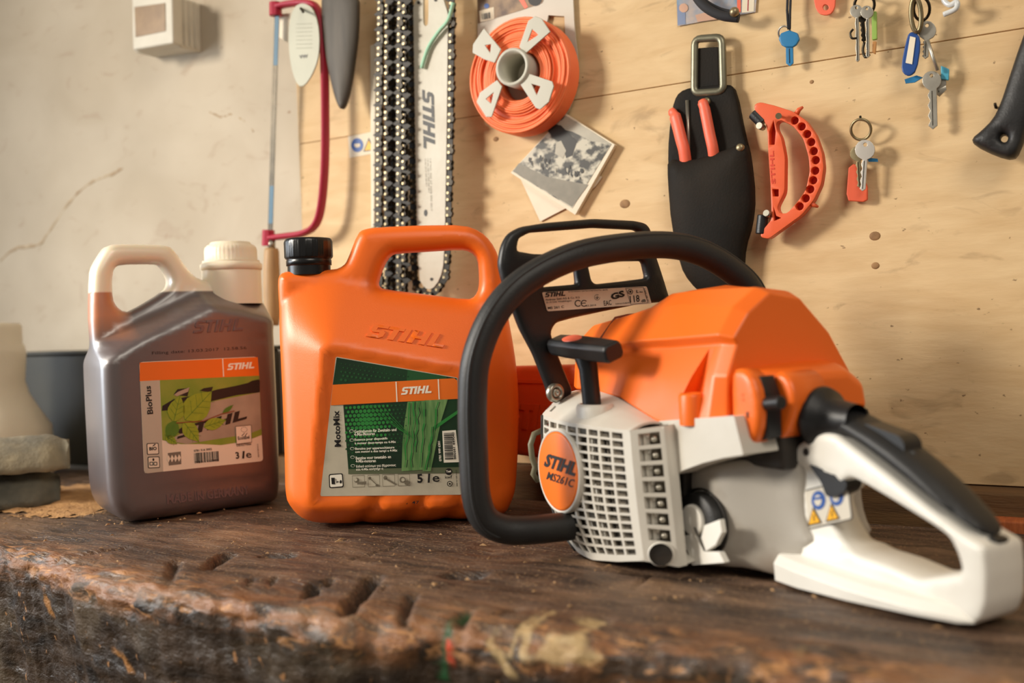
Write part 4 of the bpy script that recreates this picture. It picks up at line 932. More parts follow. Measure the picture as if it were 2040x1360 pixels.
T=lambda t,a,b_,h,bo=.01,**k:p.text(t,a,b_,h,m_ink,.0006,bold=bo,**k)
T('@LOGO',(1085,592),(1127,589),9.5); T('4173/700SA3 GA*2013/46*0757*01 (EU2)',(1131,583),(1210,579),3.4); T('Andreas Stihl AG & Co. KG',(1086,599),(1154,594),4); T('D-71336 Waiblingen',(1088,605),(1138,601),4); T('MS 261 C',(1091,616),(1123,613),5,.02)
for cx_ in (1151,1163):
    pp=[(cx_+6*math.cos(q),604+6*math.sin(q)) for q in [math.radians(40+28*k) for k in range(11)]]
    for u,v in zip(pp,pp[1:]): p.line(u,v,1.8,m_ink,.0006)
p.line((1158,604),(1166,603.5),1.6,m_ink,.0006)
T('03.2016',(1167,611),(1187,609),3.5); T('EAC',(1203,609),(1218,607),10,.01); T('T59161/3.0kW',(1225,607),(1254,604),2.8)
pp=[(1189+5.5*math.cos(q),592+5.5*math.sin(q)) for q in [math.radians(k*30) for k in range(11)]]
for u,v in zip(pp,pp[1:]): p.line(u,v,.7,m_ink,.0006)
p.line((1189,589),(1189,595),1,m_ink,.0006); p.line((1186,592),(1189,595),1,m_ink,.0006); p.line((1192,591),(1189,595),1,m_ink,.0006)
T('GS',(1218,598),(1245,590),13,.05)
p.frame([(1246,574),(1281,572),(1290,603),(1256,606)],.7,m_ink,.0006); T('118',(1255,603),(1274,601),14,.01); T('dB',(1277,602),(1286,601),5.5,.02); T('L',(1267,583),(1272,583),5.5,.02); T('WA',(1273,583),(1280,583),2.8,.03)
pp=[(1255+5*math.cos(math.radians(60*k)),581+5*math.sin(math.radians(60*k))) for k in range(6)]; p.frame(pp,1.2,m_ink,.0006); p.disc((1255,581),2.2,m_ink,.0006)
T('1141 967 2000 B',(1293,602),(1284,574),2.4)
tag(mb.build('rating_label',hg,fixn=False),'cream rating plate with black print')
# small olive catch in front of the fan housing
mb=MB(); mb.tube([S(x,y,.175,0) for x,y in [(1078,858),(1064,864),(1057,885),(1060,912),(1066,930),(1062,944),(1072,958)]],.0028,mat('olive_plastic',(112,106,82),.5),n=8); mb.build('front_clip',rS)
# guide bar reaching back behind the canister, covered by its scabbard
FG=Frame((.150,.968,0),math.atan2(.161,-.157))
mb=MB(); mb.box((0,-.0022,.068),(.285,.0022,.132),m_steel); 
mb.v=[tuple((lambda w_:Vector(((w_-FS.loc).dot(FS.A[0]),(w_-FS.loc).dot(FS.A[1]),w_.z)))(FG.loc+FG.A[0]*v[0]+FG.A[1]*v[1]+FG.A[2]*v[2])) for v in mb.v]; mb.build('guide_bar',rS)
q=FG
rG=root('bar_scabbard',FG,'orange plastic scabbard on the guide bar, behind the fuel canister and the chainsaw','scabbard')
m_scab=mat('scabbard_orange',(226,84,28),.5,var=.1,vs=30)
mb=MB(); oq=rnd([(.06,.050),(.275,.055),(.300,.080),(.300,.125),(.270,.150),(.06,.155)],.012,4)
inflate(mb,oq,[],lambda x,z,d:.010+.004*prof(d,.006),lambda x,z,d:.010+.004*prof(d,.006),m_scab,step=.012,rings=(.001,.003,.006),fn=lambda x,z,y:(x,-y,z)); sc=mb.build('sleeve',rG)
mb=MB(); mb.box((.06,.0138,.134),(.285,.0155,.1375),m_scab)
P,W,H=logo()
for pl in P: mb.poly([(.215-u/W*.10,.083+v/H*.028) for u,v in pl][::-1],m_scab,.0140,t=-.0016)
mb.build('embossed_logo',sc)
# ================================================================== things hanging on the wall
def wroot(name,px,py,label,cat,group=None,y=WC):
    p=WALL.at(px,py,y); F=WALL.child((p.x,y,p.z)); return F,root(name,F,label,cat,group)
def solid(F,pts,off,th,m,name,parent,holes=(),T=None,r=None,step=.006,bev=0,ch=1,**k):
    """plate traced on the plane `off` in front of the wall; rounded when T is given"""
    o=F.xz(pts,-off); o=chaikin(o,ch) if ch else o; hs=[chaikin(F.xz(h,-off),1) if len(h)<14 else F.xz(h,-off) for h in holes]
    mb=MB()
    if T: inflate(mb,o,hs,lambda x,z,d:.0006+T*prof(d,r or T),lambda x,z,d:.0006+th-T*1.0*0,m,step=step,rings=k.get('rings',(.0008,.002,.004)),fn=lambda x,z,y:(x,-off+y,z))
    else: mb.poly(o,m,-off+th,holes=hs,t=th)
    return mb.build(name,parent,bevel=bev,fixn=True) if bev else mb.build(name,parent)
def P3(F,pts): return [F.at(p[0],p[1],-p[2]) for p in pts]
# junction box
F,r=wroot('junction_box',330,50,'small cream electrical junction box with brown window, high on the plaster wall','electrical box',y=WC+.012)
m_box=mat('box_cream_plastic',(206,198,180),.5,var=.3,vs=30,col2=(170,160,140)); o1=F.xz([(262,-8),(343,-8),(345,86),(264,100)],-.06); o2=F.xz([(258,-8),(352,-8),(354,92),(262,103)],-.045)
mb=MB(); mb.loft([[(x,-.060,z) for x,z in o1],[(x,-.042,z) for x,z in o1]],m_box); mb.loft([[(x,-.040,z) for x,z in o2],[(x,0,z) for x,z in o2]],m_box); mb.build('housing',r,bevel=.003,bseg=3)
mb=MB(); mb.poly(F.xz([(268,14),(329,6),(330,62),(270,74)],-.0605),mat('brown_window',(150,120,84),.4,var=.6,vs=40,col2=(110,84,58)),-.0602,t=.0008); mb.build('window_flap',r,bevel=.0004)
mb=MB(); a=o2[1][0]
for k in range(3): mb.box((a-.001,-.034+k*.010,o2[2][1]+.004),(a+.0012,-.031+k*.010,o2[1][1]),m_box)
mb.build('side_ribs',r,bevel=.0005)
# hacksaw
F,r=wroot('hacksaw',600,240,'red framed hacksaw with wooden handle hanging at the edge of the plywood','hacksaw')
fp=P3(F,[(549,14,.03),(575,8,.03),(610,6,.03),(630,14,.03),(642,50,.03),(646,120,.03),(648,230,.03),(647,330,.03),(640,410,.03),(628,448,.03),(605,464,.03),(570,470,.03),(533,474,.03)])
mb=MB(); mb.tube(spline(fp,6),.0072,m_red,n=10,sx=.6,up=(0,1,0)); mb.tube(P3(F,[(549,5,.03),(549,32,.03)]),.0085,m_red,n=8); mb.tube(P3(F,[(535,458,.03),(534,490,.03)]),.0085,m_red,n=8); mb.build('frame',r,bevel=.0006)
mb=MB(); q=F.xz([(547,30),(556,30),(549,250),(543,458),(534,458),(540,250)],-.030); mb.poly(q,m_dsteel,-.0295,t=.001)
for a,b_ in [(32,130),(370,445)]:
    xa=556-(a-30)*.031; xb=556-(b_-30)*.031; mb.poly(F.xz([(xa-8,a),(xa,a),(xb,b_),(xb-8,b_)],-.0308),mat('teal_blade_paint',(36,92,118),.5),-.0307,t=.0004)
mb.build('blade',r)
h=P3(F,[(541,478,.03),(541,495,.03)]); mb=MB(); mb.tube(h,.0052,m_steel,n=12); mb.build('ferrule',r)
hp_=P3(F,[(541,494,.03),(541,500,.03),(541,540,.03),(542,590,.03),(543,630,.03),(543,648,.03)]); mb=MB(); mb.tube(hp_,[.0085,.0100,.0112,.0116,.0105,.0085],mat('pale_wood_handle',(186,146,98),.55,var=.4,vs=40,stretch=(4,4,.6)),n=18); mb.build('handle',r)
# oval tag with nail
F,r=wroot('oval_tag',605,90,'grey-green oval tag hanging from a nail beside the red hacksaw','tag')
solid(F,[(577,40),(584,14),(603,4),(624,16),(636,55),(636,110),(622,150),(602,176),(588,164),(577,122),(574,75)],.045,.002,mat('tag_grey_green',(176,174,152),.5,var=.15,vs=30),'tag_plate',r,bev=.0005,ch=2)
mb=MB(); mb.tube(P3(F,[(588,0,.0),(604,24,.062)]),.0016,m_dsteel,n=8); mb.build('nail',r)
mb=MB(); p=Pen(mb,F,-.0452); p.text('VW',(597,117),(614,115),7,m_ink,.0002,bold=.03)
for y in range(48,100,8): p.line((590,y),(622,y-1),.8,mat('faint_print',(140,138,118),.6),.0001)
mb.build('print',r,fixn=False)
F,r=wroot('paper_tag',566,58,'small white paper tag behind the oval tag, inside the hacksaw frame','tag')
solid(F,[(558,28),(582,26),(584,84),(572,84),(556,74)],.020,.0008,m_paper,'paper',r,ch=0)
# dark blade
F,r=wroot('machete',680,90,'dark grey pointed blade hanging between hacksaw and saw chains','blade')
solid(F,[(641,-30),(714,-30),(713,60),(706,120),(698,172),(690,206),(682,219),(674,212),(664,180),(651,120),(643,60)],.035,.003,mat('dark_blade_steel',(84,76,66),.6,.1,var=.7,vs=14,stretch=(5,1,.7),col2=(56,50,42)),'blade',r,T=.006,r=.02,ch=2,step=.007,rings=(.001,.004,.009))
# warning sticker
F,r=wroot('safety_sticker',718,288,'small safety sticker with blue and yellow signs, left of the chains','sticker')
mb=MB(); p=Pen(mb,F,-.0006); q=[(694,272),(744,262),(746,306),(697,314)]; mb.poly(F.xz(q,0),m_paper,.0,t=.0005); p.disc((712,289),12,m_sblue,.0002,20,14); p.disc((712,289),6,m_paper,.0004,14,5); p.line((705,285),(719,284),3,m_sblue,.0005)
p.poly([(724,302),(735,274),(746,299)],m_ink,.0002); p.poly([(727,300),(735,279),(743,298)],m_yellow,.0004); mb.build('sticker_face',r,fixn=False)
F,r=wroot('white_strip',742,280,'thin white plastic strip hanging behind the left edge of the chains','strip')
solid(F,[(737,90),(749,88),(746,452),(739,454)],.012,.012,m_paper,'strip',r,ch=0,bev=.001)
# ---------------- saw chains
m_link=mat('oily_chain_steel',(66,58,44),.5,.4,var=.9,vs=120,col2=(28,24,18)); m_lk2=mat('dark_chain_steel',(34,30,25),.5,.5)
def chain(F,path,r,name='links',pitch=.0094,closed=False,inward=1):
    P=[Vector(p) for p in path]; D=[0]
    for a,b_ in zip(P,P[1:]): D.append(D[-1]+(b_-a).length)
    def at_(s):
        for i in range(len(P)-1):
            if s<=D[i+1]: t=(s-D[i])/(D[i+1]-D[i]); return P[i].lerp(P[i+1],t),(P[i+1]-P[i]).normalized()
        return P[-1],(P[-1]-P[-2]).normalized()
    mb=MB(); n=int(D[-1]/pitch); wv=Vector((0,-1,0)); R=random.Random(n)
    for i in range(n):
        p,t=at_((i+.5)*pitch); nn=t.cross(wv).normalized()*inward
        def plate(wo,m,sc=1.0,th=.0013,out=None):
            o=out or [(-.0062,0),(-.0055,.0030),(-.0035,.0038),(0,.0024),(.0035,.0038),(.0055,.0030),(.0062,0),(.0055,-.0030),(.0035,-.0038),(0,-.0024),(-.0035,-.0038),(-.0055,-.0030)]
            k=len(o); V=[p+t*a*sc+nn*b_*sc+wv*wo for a,b_ in o]+[p+t*a*sc+nn*b_*sc+wv*(wo+th) for a,b_ in o]
            mb.add(V,[tuple(range(k))[::-1],tuple(range(k,2*k))]+[(j,(j+1)%k,k+(j+1)%k,k+j) for j in range(k)],m)
        if i%2==0:
            plate(.0020,m_link); plate(-.0032,m_link)
            if i%4==0: plate(.0018,m_link,out=[(-.0055,-.003),(.0055,-.003),(.0058,-.0068),(.002,-.0085),(-.0015,-.006),(-.005,-.0076)],th=.0042)
            for s in (-.0040,.0040):
                c=p+t*s; V=[c+wv*(.0033+h_)+t*(rr*math.cos(q))+nn*(rr*math.sin(q)) for h_,rr in ((0,.0021),(.0009,.0017)) for q in [2*math.pi*j/8 for j in range(8)]]
                mb.add(V,[tuple(range(8,16))]+[(j,(j+1)%8,8+(j+1)%8,8+j) for j in range(8)],m_gsteel)
        else: plate(-.0007,m_lk2,sc=1.15,th=.0015,out=[(-.006,-.003),(.006,-.003),(.006,.0025),(.0025,.004),(0,.0088),(-.003,.004),(-.006,.0025)])
    return mb.build(name,r)
def loop(F,xa,xb,ya,yb,off):
    m_=(xa+xb)/2; w_=(xb-xa)/2
    pts=[(xa+2,-25),(xa,120),(xa-1,300),(xa-1,yb-30),(xa+w_*.25,yb-8),(m_,yb),(xb-w_*.25,yb-8),(xb,yb-30),(xb,300),(xb+1,120),(xb+2,-25)]
    return spline(P3(F,[(x,y,off) for x,y in pts]),8)
for xa,xb,yb,off,lab in [(757,771,586,.030,'leftmost saw chain loop hanging on the plywood, beside the white strip'),(781,790,578,.018,'saw chain loop hanging second from the left, between two other loops'),(797,806,588,.044,'saw chain loop with bright rivets hanging against the left edge of the guide bar')]:
    F,r=wroot('saw_chain',(xa+xb)/2,290,lab,'saw chain','saw chains hanging on the wall'); chain(F,loop(F,xa,xb,0,yb,off),r)
F,r=wroot('guide_bar',858,290,'long pale steel guide bar with black lettering hanging on the plywood','guide bar')
m_bar=mat('pale_bar_steel',(202,196,178),.5,0,var=.5,vs=26,col2=(180,168,146),bump=.1,bs=200)
gb=solid(F,[(822,-30),(893,-30),(891,200),(888,400),(885,520),(877,556),(860,578),(845,574),(833,553),(829,400),(825,150)],.034,.004,m_bar,'bar_plate',r,holes=[[(843,-24),(853,-24),(853,46),(849,52),(845,50),(843,44)]],bev=.0006)
mb=MB(); p=Pen(mb,F,-.0342); p.text('@LOGO',(841,178),(844,300),23,m_ink,.0002)
m_faint=mat('faint_bar_print',(150,142,124),.5)
for x,a,b_ in [(846,316,372),(851,316,384),(856,316,420)]: p.text('1.6 mm .325 67 3005 008 4817',(x,a),(x+2,b_),3,m_faint,.0002)
p.disc((848,424),3.5,m_ink,.0002,8,7)
mb.build('bar_lettering',gb,fixn=False)
for hx_,hy_ in [(834,5),(868,0),(860,556)]: mb=MB(); p=Pen(mb,F,-.0342); p.disc((hx_,hy_),3.2,m_dark,.0002); mb.build('bar_hole',gb,fixn=False)
F,r=wroot('saw_chain',860,300,'saw chain fitted round the edge of the pale guide bar','saw chain')
chain(F,spline(P3(F,[(x,y,.032) for x,y in [(901,-25),(899,200),(895,400),(891,530),(880,566),(860,586),(840,580),(826,556),(822,400),(818,150),(816,-25)]]),8),r)
F,r=wroot('green_string',870,70,'loose pale green string hanging over the top of the guide bar','string')
mb=MB(); mb.tube(spline(P3(F,[(903,5,.042),(893,40,.040),(875,62,.039),(856,90,.038),(846,115,.038),(840,136,.038)]),6),.0024,mat('green_string',(160,208,176),.6),n=8); mb.build('string',r)
# ---------------- trimmer line
F,r=wroot('trimmer_line_spool',1040,140,'spool of bright orange trimmer line with pale grey four-armed holder','spool')
m_line=mat('orange_trimmer_line',(255,132,76),.45,var=.4,vs=30,col2=(246,100,58)); m_spool=mat('spool_grey_plastic',(192,188,172),.5)
cc=F.at(1043,154,-.022); hc=F.at(1018,135,-.047)
prf=[(.030,-.010)]+[(.030+i*.0013+(0),-.034-.0022*math.sin(i*1.3)-(.004 if i<11 else 0)+.006*sst(20,27,i)) for i in range(27)]+[(.0665,-.022),(.0660,-.012),(.05,-.009),(.03,-.010)]
mb=MB()
for k in range(15):
    R_=.0310+k*.0024; yy=-.033-(.003 if k<6 else 0)+(.004 if k in (7,8) else 0)+.0006*math.sin(k*3)
    mb.tube([(cc.x+R_*math.cos(q),yy+.001*math.sin(3*q+k),cc.z+R_*math.sin(q)) for q in [2*math.pi*j/48 for j in range(48)]],.00155,m_line,n=8,close=True)
for k in range(8):
    R_=.0655; mb.tube([(cc.x+R_*math.cos(q),-.031+k*.0028,cc.z+R_*math.sin(q)) for q in [2*math.pi*j/48 for j in range(48)]],.0016,m_line,n=8,close=True)
mb.lathe([(.028,-.012),(.028,-.032),(.064,-.031),(.064,-.012),(.028,-.012)],m_line,(cc.x,0,cc.z),axis=1,n=48); mb.build('line_coil',r)
mb=MB(); mb.lathe([(.0175,-.004),(.0175,-.050),(.0215,-.050),(.0215,-.004),(.0175,-.004)],m_spool,(hc.x+.003,0,hc.z),axis=1,n=40); mb.build('hub',r)
arms=[([(1034,93),(1052,41),(1066,32),(1079,37),(1096,63),(1045,108)],[(1051,83),(1060,58),(1072,69)]),([(1049,145),(1100,162),(1103,172),(1093,203),(1076,218),(1067,215),(1035,166)],[(1059,167),(1076,172),(1069,189)]),([(990,159),(1000,172),(979,233),(968,233),(949,203),(956,184)],[(968,197),(983,184),(978,206)]),([(942,88),(964,56),(998,98),(985,125),(964,118),(941,105)],[(966,90),(978,88),(976,105)])]
for o_,h_ in arms:
    mb=MB(); mb.poly(F.xz(o_,-.0475),m_spool,-.0455,holes=[F.xz(h_,-.0475)],t=.002); mb.build('arm',r,bevel=.0006)
F,r=wroot('hanging_card',1050,100,'pale grey product card with dark picture hanging behind the orange trimmer line spool','card')
mb=MB(); co=chaikin(F.xz([(950,-30),(1140,-30),(1144,60),(1151,120),(1148,180),(1128,232),(1090,262),(1010,240),(962,200),(952,120)],-.006),1); mb.poly(co,mat('card_pale_grey',(204,196,180),.45,var=.1,vs=20),-.003,holes=[F.xz([(1092,30),(1124,32),(1126,80),(1112,88),(1086,60)],-.006)],t=.0025); cd_=mb.build('card',r)
m_pic=mat('dark_printed_picture',(84,62,50),.5,var=1,vs=45,col2=(170,140,104)); mb=MB(); p=Pen(mb,F,-.0057); p.poly([(950,-28),(1095,-28),(1080,6),(1040,20),(952,47)],m_pic,.0002); p.poly([(955,22),(984,14),(985,38),(957,44)],m_paper,.0004); p.bars((960,28),(18,-4),(1,12),8,m_ink,.0006); p.poly([(1040,-10),(1052,14),(1046,18),(1034,0)],m_coral,.0005); p.disc((1066,-2),14,m_ink,.0004); p.disc((970,12),5,m_sblue,.0005)
mb.build('card_print',cd_,fixn=False)
# ---------------- photograph and card
def photo_mat():
    M=bpy.data.materials.new('black_white_photo_print'); M.use_nodes=True; nt_=M.node_tree; b=nt_.nodes['Principled BSDF']; t=nt_.nodes.new('ShaderNodeTexCoord'); b.inputs['Roughness'].default_value=.45
    mp=nt_.nodes.new('ShaderNodeMapping'); mp.inputs['Rotation'].default_value=(0,.55,0); mp.inputs['Scale'].default_value=(1,1,1.3); nt_.links.new(t.outputs['Object'],mp.inputs[0])
    n=nt_.nodes.new('ShaderNodeTexNoise'); n.inputs['Scale'].default_value=70; n.inputs['Detail'].default_value=6; nt_.links.new(mp.outputs[0],n.inputs[0]); r_=nt_.nodes.new('ShaderNodeValToRGB'); e=r_.color_ramp.elements; e[0].position=.44; e[0].color=lin((52,50,44)); e[1].position=.56; e[1].color=lin((190,184,164)); nt_.links.new(n.outputs[0],r_.inputs[0]); nt_.links.new(r_.outputs[0],b.inputs['Base Color']); return M
m_photo=photo_mat()
F,r=wroot('photo_print',1120,330,'black and white street photograph with white border pinned below the trimmer line','photo')
solid(F,[(1126,226),(1225,288),(1146,428),(1017,344)],.009,.006,m_paper,'photo_card',r,ch=0,bev=.0003)
mb=MB(); p=Pen(mb,F,-.0092); pp=[(1126,229),(1218,287),(1140,415),(1021,341)]; p.poly(pp,m_photo,.0002)
m_pd=mat('photo_dark_tone',(44,42,38),.5); m_pl=mat('photo_light_tone',(176,170,152),.5,var=.3,vs=80)
p.poly([(1128,232),(1170,256),(1214,285),(1180,282),(1140,262),(1105,255)],m_pl,.0003); p.poly([(1098,246),(1118,250),(1150,282),(1140,310),(1128,315),(1122,290),(1092,262)],m_pd,.0004); p.poly([(1022,341),(1034,325),(1090,352),(1172,368),(1140,412)],mat('photo_street_tone',(134,128,112),.5,var=.5,vs=60,col2=(92,88,76)),.0003)
p.poly([(1108,284),(1118,280),(1128,300),(1122,316),(1106,306)],m_pl,.0005); R=random.Random(2)
for k in range(26):
    x=1050+R.random()*110; y=308+(x-1050)*.33+R.uniform(-8,10); p.poly([(x,y),(x+R.uniform(2,6),y+1),(x+3,y+R.uniform(6,14)),(x-1,y+6)],R.choice([m_pd,m_pl,m_pd]),.0005+k*.00001)
mb.build('photo_image',r,fixn=False)
F,r=wroot('blank_card',1080,400,'blank cream card tucked under the black and white photograph','card')
solid(F,[(1034,350),(1120,330),(1200,352),(1185,372),(1128,414),(1076,441)],.0028,.0015,m_paper,'card',r,ch=0)
# ---------------- leather sheath, shears, rod
F,r=wroot('leather_sheath',1412,360,'long worn black leather tool sheath with steel belt loop hanging on the plywood','sheath')
m_lea=mat('black_leather',(22,20,17),.7,var=.6,vs=16,col2=(44,35,25),bump=.15,bs=420,spec=.2)
body=[(1343,202),(1354,183),(1378,174),(1452,166),(1466,181),(1482,264),(1494,309),(1501,391),(1495,449),(1481,490),(1478,540),(1468,585),(1440,598),(1405,590),(1374,560),(1357,530),(1339,449),(1333,362),(1331,300),(1336,240)]
solid(F,body,.010,.006,m_lea,'back_panel',r,T=.003,r=.006,ch=1)
pk=[(1330,316),(1370,322),(1432,304),(1486,282),(1493,309),(1502,391),(1496,449),(1482,490),(1479,540),(1469,586),(1440,599),(1404,591),(1373,561),(1356,531),(1338,450),(1331,362)]
solid(F,pk,.016,.008,m_lea,'front_pocket',r,T=.012,r=.035,ch=1,step=.008,rings=(.001,.003,.007,.013))
solid(F,[(1386,96),(1430,93),(1432,185),(1387,188)],.012,.002,m_lea,'belt_strap',r,ch=0,bev=.0006)
q=[(1384,78),(1438,74),(1441,182),(1383,186)]; ring=[F.at(x,y,-.013) for x,y in q]; rr=rnd([(v.x,v.z) for v in ring],.007,4)
mb=MB(); mb.tube([(x,-.013,z) for x,z in rr],.0042,mat('dull_steel_loop',(134,130,110),.4,.7,var=.4,vs=60),n=10,close=True,sx=.8); mb.build('belt_loop',r)
for x,y,o_ in [(1408,202,.014),(1474,294,.022)]:
    c=F.at(x,y,-o_); mb=MB(); mb.lathe([(.0042,.004),(.0042,-.0006),(.003,-.0020),(0,-.0024)],m_gsteel,(c.x,-o_,c.z),axis=1,n=16); mb.build('rivet',r)
F,r=wroot('pruning_shears',1380,270,'pruning shears with coral red handles stuck in the leather sheath','shears')
mb=MB(); mb.tube(spline(P3(F,[(1335,221,.016),(1343,228,.018),(1350,250,.019),(1357,278,.019),(1363,300,.018),(1367,330,.014)]),5),[.0030]*2+[.0050]*4+[.0068]*20,m_coral,n=12,sx=.8); mb.build('handle',r)
mb=MB(); mb.tube(spline(P3(F,[(1398,200,.018),(1403,214,.019),(1408,238,.020),(1414,268,.020),(1420,295,.019),(1423,320,.015)]),5),[.0042]*2+[.0056]*4+[.0060]*20,m_coral,n=12,sx=.8); mb.build('handle',r)
mb=MB(); a,b_=P3(F,[(1366,330,.012),(1400,420,.012)]); mb.tube([a,b_],.004,m_dsteel,n=8); mb.tube([P3(F,[(1423,318,.012)])[0],b_],.004,m_dsteel,n=8); mb.build('blade',r)
F,r=wroot('thin_rod',1371,240,'thin pale metal rod standing in the leather sheath between the coral handles','rod')
mb=MB(); mb.tube(P3(F,[(1369,200,.014),(1373,325,.014)]),.0022,m_steel,n=8); mb.build('rod',r)
# ---------------- orange D-shaped tool
F,r=wroot('bow_tool',1575,335,'orange plastic D-shaped tool handle with a row of round holes, right of the sheath','tool')
m_dt=mat('tool_orange_plastic',(230,98,54),.42,var=.1,vs=40)
o_=[(1502,208),(1514,203),(1543,210),(1580,222),(1605,239),(1625,268),(1638,305),(1641,334),(1636,367),(1621,399),(1597,428),(1568,449),(1531,476),(1514,472),(1517,461),(1537,437),(1535,371),(1530,297),(1529,264),(1524,243),(1504,222)]
h_=[(1547,243),(1556,239),(1580,251),(1600,276),(1611,313),(1613,342),(1605,379),(1587,404),(1567,426),(1552,424),(1548,412),(1563,383),(1564,313),(1556,272),(1547,256)]
dots=[(1583,240),(1597,252),(1608,267),(1616,283),(1621,301),(1625,319),(1624,340),(1620,359),(1614,377),(1605,395),(1593,411)]
off=.026
mb=MB(); oo=F.xz(o_,-off); oo=rnd(oo,.003,2); hh=rnd(F.xz(h_,-off),.004,2); dd=[circ(v[0],v[1],.0040,12) for v in F.xz(dots,-off)]
slots=[F.xz(q,-off) for q in ([(1533,262),(1541,240),(1545,262),(1543,288),(1533,288)],[(1539,377),(1551,377),(1551,391),(1540,391)],[(1541,412),(1546,430),(1556,434),(1542,440)])]
mb.poly(oo,m_dt,-off+.010,holes=[hh]+dd+slots,t=.010); mb.poly(oo,mat('tool_orange_dark',(214,62,34),.5),-off+.012,holes=[hh],t=.0018); mb.build('frame',r,bevel=.0005,bseg=1,ang=50)  # backing plate is darker: shade inside the round holes put into its colour
for a,b_ in [((1500,226),(1520,246)),((1520,428),(1516,466))]:
    mb=MB(); mb.tube(P3(F,[(a[0],a[1],off-.004),(b_[0],b_[1],off-.004)]),.0058,m_black,n=12); mb.build('end_block',r,bevel=.001)
for a,b_ in [((1512,250),(1520,254)),((1526,424),(1534,430))]:
    mb=MB(); mb.tube(P3(F,[(a[0],a[1],off+.004),(b_[0],b_[1],off-.006)]),.0034,m_steel,n=10); mb.build('screw',r)
for q in ([(1586,228),(1592,218),(1600,213)],[(1612,404),(1620,408),(1630,412)]):
    mb=MB(); mb.tube(P3(F,[(x,y,off-.004) for x,y in q]),[.0030,.0024,.0012],m_dt,n=8); mb.build('lug',r)
mb=MB(); p=Pen(mb,F,-off-.0002); p.text('STIHL',(1545,366),(1541,300),8,mat('tool_orange_dark',(214,62,34),.5),.0002,bold=.02); mb.build('lettering',r,fixn=False)
F,r=wroot('wall_nail',1551,230,'bright nail holding the orange D-shaped tool','nail')
mb=MB(); mb.tube(P3(F,[(1551,231,0),(1551,231,.034)]),.0014,m_gsteel,n=8); mb.tube(P3(F,[(1551,231,.033),(1551,231,.035)]),.0032,m_gsteel,n=12); mb.build('nail',r)
# ---------------- keys
def key(F,r,c,R_,tip,off,m,cut=True,name='key',hole=True,wd=.34):
    """c head centre px, R_ head radius px, tip = end of the blade px"""
    dx,dy=tip[0]-c[0],tip[1]-c[1];L=math.hypot(dx,dy);ux,uy=dx/L,dy/L;nx,ny=-uy,ux; w=R_*wd
    A=math.asin(min(.95,w/R_)); o=[]
    for k in range(15):
        q=A+(2*math.pi-2*A)*k/14; o.append((c[0]+R_*(ux*math.cos(q)+nx*math.sin(q))*1.0,c[1]+R_*(uy*math.cos(q)+ny*math.sin(q))))
    e=[]; n=7
    for k in range(n+1):
        t=R_*1.05+(L-R_*1.05)*k/n; ww=w*(.95 if k%2 else .5) if cut else w; e.append((c[0]+ux*t-nx*w,c[1]+uy*t-ny*w))
    f=[(c[0]+ux*(R_*1.05+(L-R_*1.05)*k/n)+nx*(w*(.95 if k%2 else .45) if cut else w),c[1]+uy*(R_*1.05+(L-R_*1.05)*k/n)+ny*(w*(.95 if k%2 else .45) if cut else w)) for k in range(n,-1,-1)]
    pts=o+e+[(c[0]+ux*(L+w*.8),c[1]+uy*(L+w*.8))]+f
    hc_=(c[0]-ux*R_*.5,c[1]-uy*R_*.5); hs=[[(hc_[0]+R_*.2*math.cos(2*math.pi*k/10),hc_[1]+R_*.2*math.sin(2*math.pi*k/10)) for k in range(10)]] if hole else []
    mb=MB(); mb.poly(F.xz(pts,-off),m,-off+.0022,holes=[F.xz(h,-off) for h in hs],t=.0022)
    a=F.at(c[0]+ux*R_*1.1,c[1]+uy*R_*1.1,-off-.0001); b2=F.at(tip[0],tip[1],-off-.0001); mb.tube([a,b2],.0005,m_dsteel,n=5)
    return mb.build(name,r,bevel=.0004,bseg=1,ang=50)
def ring(F,r,c,R_,off,m=None,tw=.0014,ry=None,name='split_ring'):
    cc_=F.at(c[0],c[1],-off); k=(F.at(c[0]+R_,c[1],-off).x-cc_.x); kz=(ry or R_)/R_*k
    mb=MB(); mb.tube([(cc_.x+k*math.cos(q),-off-.004*math.sin(q),cc_.z+kz*math.sin(q)) for q in [2*math.pi*j/28 for j in range(28)]],tw,m or m_nick,n=6,close=True); return mb.build(name,r)
def hook(F,r,x,y,L=.02): 
    mb=MB(); mb.tube(P3(F,[(x,y,0),(x,y,L),(x,y-6,L+.004)]),.0013,m_dsteel,n=6); mb.build('hook_nail',r)
m_okey=mat('brass_old_key',(160,146,112),.4,.8,var=.5,vs=80,col2=(96,84,56)); m_green=mat('lime_plastic',(150,184,88),.45); m_cord=mat('black_cord',(40,40,44),.8)
F,r=wroot('blue_key',1572,70,'single blue headed key hanging from a black cord','key')
key(F,r,(1572,78),17,(1573,126),.014,m_blue,cut=False,hole=False,wd=.42,name='key_blade'); mb=MB(); o_=F.xz([(1551,78),(1556,66),(1572,60),(1589,66),(1593,78),(1586,90),(1580,94),(1564,94),(1557,90)],-.015); mb.poly(o_,m_blue,-.012,t=.004); mb.build('key_head',r,bevel=.0012,bseg=2); ring(F,r,(1563,66),12,.012,tw=.001,name='wire_ring')
for dx in (-3,3): mb=MB(); mb.tube(P3(F,[(1573+dx,-30,.014),(1571+dx,20,.014),(1572+dx*.4,58,.016)]),.0013,m_cord,n=6); mb.build('cord',r)
F,r=wroot('coral_tag',1642,5,'coral red plastic key tag with a round hole at the top edge','tag')
solid(F,[(1618,-35),(1662,-35),(1665,8),(1658,26),(1645,31),(1630,27),(1622,10)],.010,.003,m_coral,'tag',r,holes=[[(1640,10),(1646,8),(1651,13),(1650,19),(1644,21),(1639,17)]],bev=.0008)
F,r=wroot('key_bunch',1722,50,'bunch of long steel keys with a lime green tag, top row of keys','keys')
